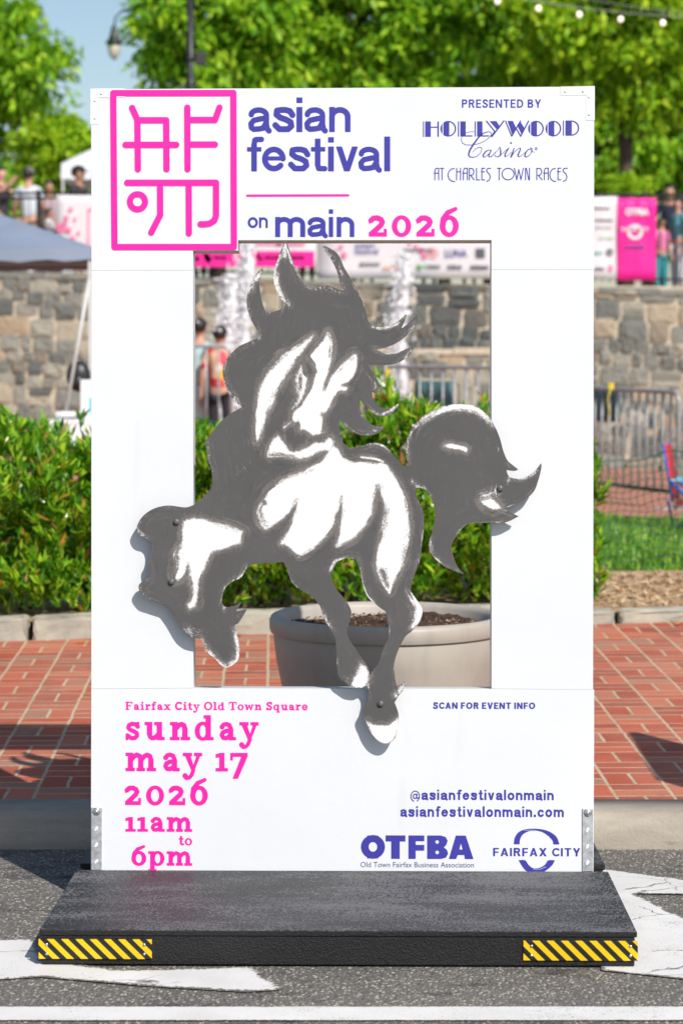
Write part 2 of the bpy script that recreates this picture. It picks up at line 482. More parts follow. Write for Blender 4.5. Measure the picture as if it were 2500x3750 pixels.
# slab serif face
def ringpts(cx, cy, a, b, t0, t1, n=14):
    return [(cx + a * math.cos(R(t0 + (t1 - t0) * i / n)), cy + b * math.sin(R(t0 + (t1 - t0) * i / n))) for i in range(n + 1)]
B_, K_, P_, E_ = 'b', 'k', 'p', 'e'
SLAB = {
 's': (.84, [(K_, [(.72,.74),(.58,.88),(.38,.9),(.2,.82),(.17,.68),(.28,.57),(.5,.48),(.66,.38),(.68,.24),(.56,.12),(.34,.1),(.14,.24)], .112), (B_, .66,.66,.80,1.0), (B_, .02,0,.16,.36)]),
 'u': (1.12, [(B_, .13,.3,.42,1), (B_, 0,.83,.42,1), (B_, .68,0,.97,1), (B_, .54,.83,.97,1), (B_, .68,0,1.12,.17), (K_, [(.275,.32),(.31,.18),(.42,.11),(.56,.13),(.72,.28)], .12)]),
 'n': (1.12, [(B_, .13,0,.42,1), (B_, 0,.83,.42,1), (B_, 0,0,.53,.17), (B_, .69,0,.98,.68), (B_, .6,0,1.12,.17), (K_, [(.38,.68),(.5,.83),(.64,.885),(.78,.82),(.835,.62)], .13)]),
 'd': (1.05, [(E_, .45,.5,.45,.52,.18,.36), (B_, .61,0,.90,1.38), (B_, .5,1.21,.90,1.38), (B_, .61,0,1.05,.17)]),
 'a': (.95, [(K_, [(.16,.74),(.26,.87),(.42,.9),(.58,.84),(.66,.66),(.66,.4)], .115), (B_, .52,.05,.80,.62), (B_, .56,0,.95,.17), (K_, [(.6,.54),(.38,.51),(.2,.42),(.15,.28),(.24,.13),(.42,.115),(.62,.26)], .115), (K_, [(.16,.74),(.17,.735)], .13)]),
 'y': (1.06, [(P_, [(.1,.9),(.4,.9),(.68,.02),(.5,-.02)]), (P_, [(.98,.9),(.78,.9),(.44,-.1),(.58,-.1)]), (K_, [(.58,.05),(.48,-.22),(.36,-.35),(.2,-.38),(.12,-.3)], .1), (K_, [(.12,-.25),(.13,-.25)], .135), (B_, 0,.83,.5,1), (B_, .62,.83,1.06,1)]),
 'm': (1.7, [(B_, .13,0,.41,1), (B_, 0,.83,.41,1), (B_, 0,0,.51,.17), (B_, .71,0,.99,.68), (B_, .62,0,1.08,.17), (B_, 1.28,0,1.56,.68), (B_, 1.19,0,1.7,.17), (K_, [(.36,.68),(.5,.83),(.63,.885),(.79,.82),(.85,.62)], .125), (K_, [(.93,.68),(1.07,.83),(1.2,.885),(1.36,.82),(1.42,.62)], .125)]),
 '1': (.7, [(B_, .21,0,.5,1), (P_, [(0,.76),(.25,.82),(.5,1.02),(.5,.86),(.3,.99),(0,.93)]), (B_, 0,0,.7,.17), (P_, [(0,.74),(.3,.78),(.3,1.0),(0,.92)])]),
 '7': (.96, [(B_, 0,.8,.96,1), (B_, 0,.6,.13,1), (P_, [(.64,.85),(.96,.85),(.96,.82),(.42,-.4),(.13,-.4)])]),
 '2': (.9, [(K_, [(.1,.78),(.24,.89),(.44,.9),(.62,.82),(.68,.7),(.62,.56),(.4,.36),(.14,.14)], .125), (B_, 0,0,.9,.19), (B_, .76,0,.9,.36), (P_, [(0,.62),(.13,.68),(.16,.9),(0,.86)])]),
 '0': (.98, [(E_, .49,.5,.49,.52,.23,.35)]),
 '6': (.96, [(E_, .48,.5,.48,.52,.2,.33), (K_, [(.14,.5),(.18,.86),(.4,1.16),(.8,1.34)], [.14,.13,.115,.09])]),
 't': (.7, [(P_, [(.16,.2),(.45,.2),(.45,1.36),(.16,1.28)]), (B_, 0,.83,.66,1), (K_, [(.3,.3),(.36,.15),(.5,.11),(.63,.16)], .115)]),
 'o': (.98, [(E_, .49,.5,.49,.52,.23,.34)]),
 'p': (1.1, [(B_, .13,-.42,.42,1), (B_, 0,.83,.42,1), (B_, 0,-.42,.55,-.26), (E_, .64,.5,.46,.52,.19,.36)]),
 'F': (1.2, [(B_, .13,0,.42,1.45), (B_, 0,1.28,1.15,1.45), (B_, 0,0,.6,.17), (B_, .42,.66,.85,.82), (B_, .99,1.08,1.15,1.45), (B_, .72,.56,.85,.92)]),
 'i': (.62, [(B_, .16,0,.44,1), (B_, 0,.83,.44,1), (B_, 0,0,.62,.17), (K_, [(.3,1.3),(.3,1.31)], .17)]),
 'r': (.86, [(B_, .13,0,.42,1), (B_, 0,.83,.42,1), (B_, 0,0,.6,.17), (K_, [(.38,.66),(.5,.84),(.66,.88),(.76,.82)], .13)]),
 'f': (.76, [(B_, .16,0,.45,1.1), (B_, 0,.83,.68,1), (B_, 0,0,.62,.17), (K_, [(.3,1.1),(.36,1.3),(.52,1.36),(.68,1.3)], .125)]),
 'x': (1.1, [(P_, [(.12,.9),(.42,.9),(.98,.1),(.68,.1)]), (P_, [(.7,.9),(.96,.9),(.4,.1),(.14,.1)]), (B_, 0,.84,.48,1), (B_, .62,.84,1.06,1), (B_, 0,0,.46,.16), (B_, .6,0,1.1,.16)]),
 'C': (1.2, [(K_, ringpts(.66,.72,.5,.6,50,310,18), .15), (B_, .94,1.0,1.1,1.42)]),
 'O': (1.36, [(E_, .68,.72,.68,.75,.4,.52)]),
 'l': (.62, [(B_, .16,0,.44,1.45), (B_, 0,1.29,.44,1.45), (B_, 0,0,.62,.17)]),
 'T': (1.3, [(B_, .5,0,.8,1.4), (B_, 0,1.28,1.3,1.45), (B_, 0,1.0,.15,1.45), (B_, 1.15,1.0,1.3,1.45), (B_, .3,0,1.0,.17)]),
 'w': (1.5, [(P_, [(.1,.9),(.38,.9),(.56,.1),(.34,.0),(.3,0)]), (P_, [(.66,.95),(.84,.95),(.54,0),(.34,0)]), (P_, [(.62,.95),(.86,.95),(1.1,0),(.94,0)]), (P_, [(1.4,.9),(1.16,.9),(.92,0),(1.12,0)]), (B_, 0,.84,.46,1), (B_, 1.06,.84,1.5,1)]),
 'S': (1.05, [(K_, [(.88,1.12),(.74,1.3),(.5,1.34),(.26,1.24),(.2,1.04),(.34,.86),(.62,.72),(.84,.54),(.86,.32),(.72,.14),(.44,.12),(.18,.32)], .14), (B_, .82,1.02,.97,1.45), (B_, .06,0,.21,.44)]),
 'q': (1.1, [(E_, .45,.5,.45,.52,.18,.36), (B_, .64,-.42,.93,1), (B_, .5,-.42,1.08,-.26)]),
 'e': (.96, [(K_, ringpts(.48,.5,.35,.4,10,320,18), .125), (B_, .2,.43,.9,.58)]),
}
def slab_glyph(sd, ch, x0, x1, base, xh):
    wd, prims = SLAB[ch]; kx = (x1 - x0) / wd
    def T(p): return (x0 + p[0] * kx, base - p[1] * xh)
    rk = (kx + xh) / 2 if abs(kx - xh) < 0.5 * xh else min(kx, xh)
    for p in prims:
        if p[0] == B_:
            a, b = T((p[1], p[2])), T((p[3], p[4])); sd.box(a[0], b[1], b[0], a[1])
        elif p[0] == P_: sd.poly([T(q) for q in p[1]])
        elif p[0] == K_:
            r = p[2]; sd.cap([T(q) for q in p[1]], [q * rk for q in r] if isinstance(r, list) else r * rk)
        elif p[0] == E_:
            c = T((p[1], p[2])); sd.ell(c[0], c[1], p[3] * kx, p[4] * xh, hole=(p[5] * kx, p[6] * xh))
def slab_line(name, glyphs, base, xh, m, step=1.6):
    sd = Sdf(min(g[1] for g in glyphs) - 6, base - 1.6 * xh, max(g[2] for g in glyphs) + 6, base + 0.6 * xh, step)
    for ch, a, b in glyphs: slab_glyph(sd, ch, a, b, base, xh)
    sd.D -= 0.008 * xh + 0.15                     # ink spread
    return decal(name, sd, m)
def k6(*g): return [(ch, 420 + a / 2.0103, 420 + b / 2.0103) for ch, a, b in g]
slab_line('lettering', k6(('s',76,183),('u',218,365),('n',405,552),('d',588,725),('a',767,890),('y',917,1057)), 2712.5, 66, M_PINK)
slab_line('lettering', k6(('m',78,301),('a',352,476),('y',500,641),('1',742,831),('7',850,976)), 2826.5, 67, M_PINK)
slab_line('lettering', k6(('2',75,190),('0',230,360),('2',400,517),('6',555,683)), 2950.5, 69, M_PINK)
slab_line('lettering', k6(('1',77,152),('1',166,242),('a',260,366),('m',382,568)), 3048.5, 53, M_PINK, 1.3)
slab_line('lettering', k6(('t',470,508),('o',515,568)), 3098.5, 26, M_PINK, 1.0)
slab_line('lettering', k6(('6',122,230),('p',246,364),('m',382,568)), 3173, 52, M_PINK, 1.3)
slab_line('lettering', [(ch, 850 + a / 1.7422, 850 + b / 1.7422) for ch, a, b in (('2',868,981),('0',1015,1136),('2',1172,1285),('6',1320,1439))], 865, 75, M_PINK)
def slab_flow(text, x0, x1, base, xh, m, gap=0.16, space=0.55):
    tot = 0; items = []
    for ch in text:
        if ch == ' ': tot += space; continue
        items.append((ch, tot)); tot += SLAB[ch][0] + gap
    tot -= gap; kx = (x1 - x0) / tot
    return slab_line('lettering', [(ch, x0 + t * kx, x0 + (t + SLAB[ch][0]) * kx) for ch, t in items], base, xh, m, 0.9)
slab_flow('Fairfax City Old Town Square', 458, 1126, 2602, 20.5, M_PINK)

# grotesque face, w = half stroke width in x-heights (or cap heights)
def sans_prims(ch, w):
    t = 2 * w
    if ch == 'n': return .9, [(B_, 0,0,t,1), (B_, .9-t,0,.9,.62), (K_, [(w,.5)] + ringpts(.45,.6,.45-w,.4-w,180,0,14) + [(.9-w,.5)], w)]
    if ch == 'm': return 1.42, [(B_, 0,0,t,1), (B_, .71-w,0,.71+w,.62), (B_, 1.42-t,0,1.42,.62), (K_, [(w,.5)] + ringpts(.355+w/2,.62,.355-w/2,.38-w,180,0,12) + [(.71,.5)], w), (K_, [(.71,.5)] + ringpts(1.065-w/2,.62,.355-w/2,.38-w,180,0,12) + [(1.42-w,.5)], w)]
    if ch == 'a': return .92, [(K_, [(.14,.70)] + ringpts(.44,.68,.31,.32-w,160,0,12) + [(.75,.30),(.79,.12),(.86,.05)], w*.94), (K_, [(.73,.56),(.52,.53),(.24,.47),(w+.01,.34),(w+.03,.18),(.24,w),(.44,w+.01),(.62,.16),(.73,.36)], w*.94)]
    if ch == 's': return .86, [(K_, [(.76,.68),(.66,.84),(.5,1-w),(.33,1-w),(.18,.86),(.16,.70),(.3,.58),(.52,.50),(.69,.40),(.72,.24),(.60,.12),(.44,w),(.27,.12),(.12,.28)], w*.98)]
    if ch == 'e': return .94, [(K_, ringpts(.47,.5,.47-w,.5-w,2,318,24), w*.98), (B_, w,.44,.94-w*.6,.44+w*1.45)]
    if ch == 'o': return .96, [(E_, .48,.5,.48,.51,.48-t,.51-t)]
    if ch == 'c': return .88, [(K_, ringpts(.47,.5,.47-w,.5-w,38,322,22), w)]
    if ch == 'v': return .9, [(P_, [(0,1),(t*1.08,1),(.46+w*.4,.22),(.45+w,0),(.45-w,0)]), (P_, [(.9,1),(.9-t*1.08,1),(.44-w*.4,.22),(.45-w,0),(.45+w,0)])]
    if ch == 'f': return .6, [(B_, .17,0,.17+t,1.12), (B_, 0,.8,.58,.98), (K_, [(.17+w,1.08),(.2+w,1.26),(.36,1.4-w),(.58,1.4-w*.95)], w*.95)]
    if ch == 't': return .6, [(B_, .16,.22,.16+t,1.32), (B_, 0,.8,.58,.98), (K_, [(.16+w,.28),(.2+w,.12),(.36,w),(.56,w*.95)], w*.95)]
    if ch == 'i': return t, [(B_, 0,0,t,1), (B_, 0,1.16,t,1.38)]
    if ch == 'l': return t, [(B_, 0,0,t,1.4)]
    if ch == '.': return t * 1.15, [(B_, 0,0,t*1.15,t*1.15)]
    if ch == '@': return 1.3, [(K_, ringpts(.65,.48,.6,.7,-62,250,26), w*.5), (K_, ringpts(.62,.48,.24,.3,0,360,16), w*.55), (K_, [(.9,.78),(.86,.25),(.98,.2),(1.12,.3)], w*.55)]
    # capitals (height 1)
    if ch == 'I': return t, [(B_, 0,0,t,1)]
    if ch == 'E': return .58, [(B_, 0,0,t,1), (B_, 0,0,.58,t*.9), (B_, 0,1-t*.9,.58,1), (B_, 0,.5-t*.42,.53,.5+t*.45)]
    if ch == 'F': return .56, [(B_, 0,0,t,1), (B_, 0,1-t*.9,.56,1), (B_, 0,.48-t*.42,.52,.48+t*.45)]
    if ch == 'T': return .66, [(B_, .33-w,0,.33+w,1), (B_, 0,1-t*.9,.66,1)]
    if ch == 'N': return .74, [(B_, 0,0,t,1), (B_, .74-t,0,.74,1), (P_, [(0,1),(t*1.05,1),(.74,0),(.74-t*1.05,0)])]
    if ch == 'P': return .64, [(B_, 0,0,t,1), (K_, [(w,1-w),(.40,1-w)] + ringpts(.40,.71,.24-w,.29-w,90,-90,10) + [(w,.42+w)], w)]
    if ch == 'R': return .68, [(B_, 0,0,t,1), (K_, [(w,1-w),(.40,1-w)] + ringpts(.40,.72,.25-w,.28-w,90,-90,10) + [(w,.44+w)], w), (P_, [(.30,.46),(.30+t*1.1,.46),(.68,0),(.68-t*1.15,0)])]
    if ch == 'B': return .66, [(B_, 0,0,t,1), (K_, [(w,1-w),(.38,1-w)] + ringpts(.38,.745,.23-w,.255-w,90,-90,10) + [(w,.49+w)], w), (K_, [(w,.51),(.40,.51)] + ringpts(.40,.28,.26-w,.28-w,80,-90,10) + [(w,w)], w)]
    if ch == 'D': return .72, [(B_, 0,0,t,1), (K_, [(w,1-w),(.30,1-w)] + ringpts(.30,.5,.42-w,.5-w,90,-90,14) + [(w,w)], w)]
    if ch == 'S': return .62, [(K_, [(.54,.80),(.46,.91),(.32,1-w),(.18,.92),(w+.02,.76),(.16,.60),(.36,.50),(.52,.40),(.56-w*.2,.26),(.46,.11),(.30,w),(.15,.1),(.07,.22)], w)]
    if ch == 'C': return .70, [(K_, ringpts(.42,.5,.42-w,.5-w,48,312,22), w)]
    if ch == 'O': return .84, [(E_, .42,.5,.42,.51,.42-t,.51-t)]
    if ch == 'A': return .76, [(P_, [(0,0),(t*1.1,0),(.38+w*.5,.86),(.38+w,1),(.38-w,1)]), (P_, [(.76,0),(.76-t*1.1,0),(.38-w*.5,.86),(.38-w,1),(.38+w,1)]), (B_, .18,.2,.58,.2+t*.85)]
    if ch == 'V': return .74, [(P_, [(0,1),(t*1.1,1),(.37+w*.5,.14),(.37+w,0),(.37-w,0)]), (P_, [(.74,1),(.74-t*1.1,1),(.37-w*.5,.14),(.37-w,0),(.37+w,0)])]
    if ch == 'Y': return .72, [(B_, .36-w,0,.36+w,.45), (P_, [(0,1),(t*1.15,1),(.36+w,.42),(.36-w,.36)]), (P_, [(.72,1),(.72-t*1.15,1),(.36-w,.42),(.36+w,.36)])]
    if ch == 'X': return .74, [(P_, [(0,1),(t*1.2,1),(.74,0),(.74-t*1.2,0)]), (P_, [(.74,1),(.74-t*1.2,1),(0,0),(t*1.2,0)])]
def sans_line(glyphs, base, xh, m, w, step=1.3, name='lettering'):
    sd = Sdf(min(g[1] for g in glyphs) - 6, base - 1.6 * xh, max(g[2] for g in glyphs) + 6, base + .5 * xh, step)
    for ch, x0, x1 in glyphs:
        wd, pr = sans_prims(ch, w); SLAB['_'] = (wd, pr); slab_glyph(sd, '_', x0, x1, base, xh)
    return decal(name, sd, m)
def sans_flow(text, x0, x1, base, xh, m, w, gap=.17, space=.45, step=.9):
    tot = 0; it = []
    for ch in text:
        if ch == ' ': tot += space; continue
        it.append((ch, tot)); tot += sans_prims(ch, w)[0] + gap
    kx = (x1 - x0) / (tot - gap)
    return sans_line([(ch, x0 + t * kx, x0 + (t + sans_prims(ch, w)[0]) * kx) for ch, t in it], base, xh, m, w, step)
def k4(*g): return [(ch, 850 + a / 1.7422, 850 + b / 1.7422) for ch, a, b in g]
sans_line(k4(('a',95,240),('s',250,397),('i',405,443),('a',453,598),('n',614,750)), 482.3, 92, M_NAVY, .117, 1.6)
sans_line(k4(('f',90,185),('e',185,338),('s',350,493),('t',498,592),('i',607,644),('v',657,798),('a',797,943),('l',965,1003)), 626.4, 91, M_NAVY, .114, 1.6)
sans_line(k4(('o',95,160),('n',167,223)), 833.6, 39, M_NAVY, .115)
sans_line(k4(('m',270,462),('a',473,600),('i',612,640),('n',662,775)), 867, 73.5, M_NAVY, .118, 1.5)
sans_flow('PRESENTED BY', 1687.5, 1976.8, 394, 30.5, M_NAVY, .085, .17, .35)
def f7s(body, x0, x1, base, h, w, **kw):
    w *= 1.12
    a, b = k7([(x0, base), (x1, base)]); return sans_flow(body, a[0], b[0], a[1], h / 1.6505, M_NAVY, w, **kw)
def k7(pts): return cc((1250, 2540), pts, 1.6505)
f7s('SCAN FOR EVENT INFO', 553, 1168, 92, 39, .098, gap=.14, space=.30)
f7s('@asianfestivalonmain', 417, 1280, 643, 45, .125, gap=.22)
f7s('asianfestivalonmain.com', 355, 1341, 745, 46, .125, gap=.22)
f7s('FAIRFAX CITY', 915, 1441, 982, 50, .085, gap=.16, space=.35)

# sponsor block, top right
o5 = (1500, 300)
def k5(pts): return cc(o5, pts, 2.24)
sd = Sdf(1535, 430, 2125, 510, 1.0)
def b5(x0, y0, x1, y1):
    a, b = k5([(x0, y0), (x1, y1)]); sd.box(a[0], a[1], b[0], b[1])
def e5(cx, cy, a, b, clip, hole=None):
    c = k5([(cx, cy)])[0]; q = 2.24
    sd.ell(c[0], c[1], a / q, b / q, clip=[(ax, sg, (1500 if ax == 'x' else 300) + v / q) for ax, sg, v in clip], hole=(hole[0] / q, hole[1] / q) if hole else None)
b5(102,322,110,449); b5(120,322,166,448); b5(166,365,222,374); b5(220,322,232,448)
for x0 in (245, 963, 1105):
    e5(x0 + 64, 382, 64, 64, [('x', 1, x0 + 16)]); e5(x0 + 64, 382, 64, 64, [('x', -1, x0 + 24), ('x', 1, x0 + 72)]); e5(x0 + 64, 382, 64, 64, [('x', -1, x0 + 72)], (53, 55))
for x0 in (388, 525): b5(x0,322,x0+9,446); b5(x0+20,322,x0+64,446); b5(x0+62,437,x0+120,446)
sd.cap(k5([(622,320),(690,405),(660,445)]), 2.2); sd.poly(k5([(648,320),(703,320),(735,370),(712,395)])); sd.cap(k5([(763,320),(668,445)]), 2.5)
sd.cap(k5([(778,319),(828,444)]), 2.0); sd.poly(k5([(795,319),(838,319),(868,382),(832,430)])); sd.cap(k5([(832,440),(900,320)]), 2.2)
sd.poly(k5([(872,352),(897,322),(936,382),(910,430)])); sd.cap(k5([(862,375),(902,444)]), 2.0); sd.cap(k5([(902,444),(966,320)]), 2.4)
b5(1247,316,1255,440); b5(1268,316,1320,440); e5(1318, 378, 62, 62, [('x', -1, 1318)], (51, 53))
decal('lettering', sd, M_NAVY)
sd = Sdf(1675, 470, 1975, 585, 1.0)
sd.cap(k5([(520,407),(490,407),(450,418),(425,440),(415,470),(425,500),(455,515),(500,516),(560,505),(610,482),(648,452),(663,425),(656,410),(635,407),(600,418),(560,450),(515,510),(485,560),(475,595),(485,613),(512,618),(545,608),(572,582),(585,552),(578,535),(558,535),(530,550),(510,575)]),
       [.8,.8,.8,.9,1,1,1,1,1,1,1,1.1,1.2,1.3,2.2,3,3.3,2.8,2,1.4,1.1,1,1,1,1,.9,.8])
sd.cap(k5([(660,562),(640,556),(615,570),(595,598),(597,615),(615,612),(645,585),(662,558),(640,600),(645,616),(668,605),(700,570)]), [1,1.2,2.2,2.6,1.6,1,1,1.6,2.4,1.2,.9,.8])
sd.cap(k5([(660,615),(700,575),(732,532),(738,560),(738,595),(722,612),(700,612),(690,600)]), [.8,.8,1,2.2,2.8,1.6,1,1.3])
sd.cap(k5([(722,612),(760,580),(805,540),(775,590),(772,612),(795,604),(825,575)]), [.8,.8,1.4,2.6,1.6,.9,.8])
sd.cap(k5([(822,500),(823,500)]), 3.4)
sd.cap(k5([(848,545),(822,614),(850,575),(885,545),(900,542),(900,555),(880,596),(884,614),(905,606),(940,575)]), [1.8,2.8,1,1,1.4,2,2.7,1.4,.9,.8])
sd.cap(k5([(985,552),(965,552),(942,580),(935,605),(948,616),(975,600),(996,570),(995,545),(982,538),(990,570),(1015,575)]), [1,1.4,2.4,2.4,1.4,1.1,1.2,1.2,.9,.8,.7])
cx, cy = k5([(1028, 547)])[0]; sd.ell(cx, cy, 5.2, 5.2, hole=(4.1, 4.1)); sd.cap([(cx - 1.5, cy + 3), (cx - 1.5, cy - 3), (cx + 1, cy - 2.4), (cx + 1, cy - .4), (cx - 1, cy), (cx + 2, cy + 3)], .5)
decal('lettering', sd, M_NAVY)
DECO = {'A': [[(0,1),(0,.2),(.14,0),(.5,0),(.5,1)],[(-.08,.42),(.5,.42)]], 'T': [[(0,0),(.5,0)],[(.25,0),(.25,1)]], 'C': [[(.55,.02),(.3,.06),(.08,.3),(.0,.6),(.12,.95),(.38,1.12),(.6,1.14)]],
        'H': [[(0,0),(0,1)],[(.5,0),(.5,1)],[(0,.3),(.5,.3)]], 'R': [[(0,0),(0,1)],[(0,.02),(.35,.02),(.5,.2),(.5,.4),(.35,.58),(.12,.6)],[(.14,.6),(.55,1)]],
        'L': [[(0,0),(0,1),(.4,1)]], 'E': [[(.42,0),(0,0),(0,1),(.42,1)],[(-.08,.3),(.36,.3)]], 'S': [[(.55,0),(.25,.02),(.12,.16),(.2,.32),(.42,.5),(.52,.75),(.42,1.02),(.15,1.14)]],
        'O': [ringpts(.5,.5,.5,.5,0,360,20)], 'W': [[(0,0),(.22,1),(.4,.1),(.6,1),(.82,0)]], 'N': [[(0,1),(0,0),(.1,0),(.42,1),(.5,1),(.5,0)]]}
sd = Sdf(1580, 605, 2085, 675, 1.0)
for ch, xa, xb in (('A',194,231),('T',244,272),('C',306,362),('H',378,410),('A',428,466),('R',482,522),('L',541,567),('E',580,608),('S',622,656),('T',712,740),('O',750,848),('W',851,924),('N',942,974),
                   ('R',1034,1078),('A',1090,1128),('C',1140,1190),('E',1203,1231),('S',1247,1284)):
    xs_ = [p[0] for st in DECO[ch] for p in st]; a0, a1 = min(xs_), max(xs_)
    for st in DECO[ch]: sd.cap(k5([(xa + (p[0] - a0) / (a1 - a0) * (xb - xa), 707 + p[1] * 95) for p in st]), 1.75)
decal('lettering', sd, M_NAVY)

# lower right block (the scan code itself is left out)
o7 = (1250, 2540)
def k7(pts): return cc(o7, pts, 1.6505)
def f7(body, x0, x1, yt, yb, m, bold):
    a, b = k7([(x0, yt), (x1, yb)]); return font_text('lettering', body, a[0], b[0], a[1], b[1], m, bold)
f7('Old Town Fairfax Business Association', 115, 799, 1019, 1051, M_SLATE, 0.0)
sd = Sdf(1315, 3050, 1740, 3150, 1.2)
c = k7([(190, 928)])[0]; sd.ell(c[0], c[1], 44, 43.5); sd.poly(k7([(155,859),(222,859),(222,998),(155,998)])); sd.ell(c[0], c[1], 15.5, 17.5, op='sub')
def p7(*pts): sd.poly(k7(pts))
p7((266,858),(386,858),(386,895),(352,895),(352,1000),(300,1000),(300,895),(266,895))
p7((404,858),(500,858),(500,893),(448,893),(448,915),(500,915),(500,950),(448,950),(448,1000),(404,1000))
p7((517,858),(600,858),(630,868),(641,890),(632,916),(618,930),(637,945),(644,968),(630,992),(600,1000),(517,1000))
for q in ((578, 897), (578, 960)):
    c = k7([q])[0]; sd.ell(c[0], c[1], 6.6, 6.6, op='sub')
p7((690,858),(750,858),(797,1000),(745,1000),(741,976),(702,976),(692,1000),(648,1000))
sd.poly(k7([(712,942),(731,942),(721,905)]), op='sub')
decal('lettering', sd, M_NAVY)
sd = Sdf(1860, 3025, 2060, 3200, 1.1)
sd.poly(catmull(k7([(1040,910),(1044,875),(1065,840),(1105,820),(1155,815),(1215,820),(1265,838),(1300,868),(1315,910),(1278,910),(1272,885),(1245,858),(1215,838),(1160,828),(1128,832),(1095,850),(1078,880),(1075,910)]), 3))
sd.cap(k7([(1105,824),(1160,824),(1210,836),(1250,862),(1268,890)]), 0.9, op='sub')
sd.poly(catmull(k7([(1068,1006),(1108,1006),(1130,1035),(1160,1055),(1200,1050),(1230,1030),(1248,1006),(1288,1006),(1272,1035),(1242,1062),(1205,1082),(1150,1085),(1105,1062)]), 3))
sd.cap(k7([(1158,1060),(1200,1060),(1235,1045)]), 0.8, op='sub')
decal('emblem', sd, M_NAVY)
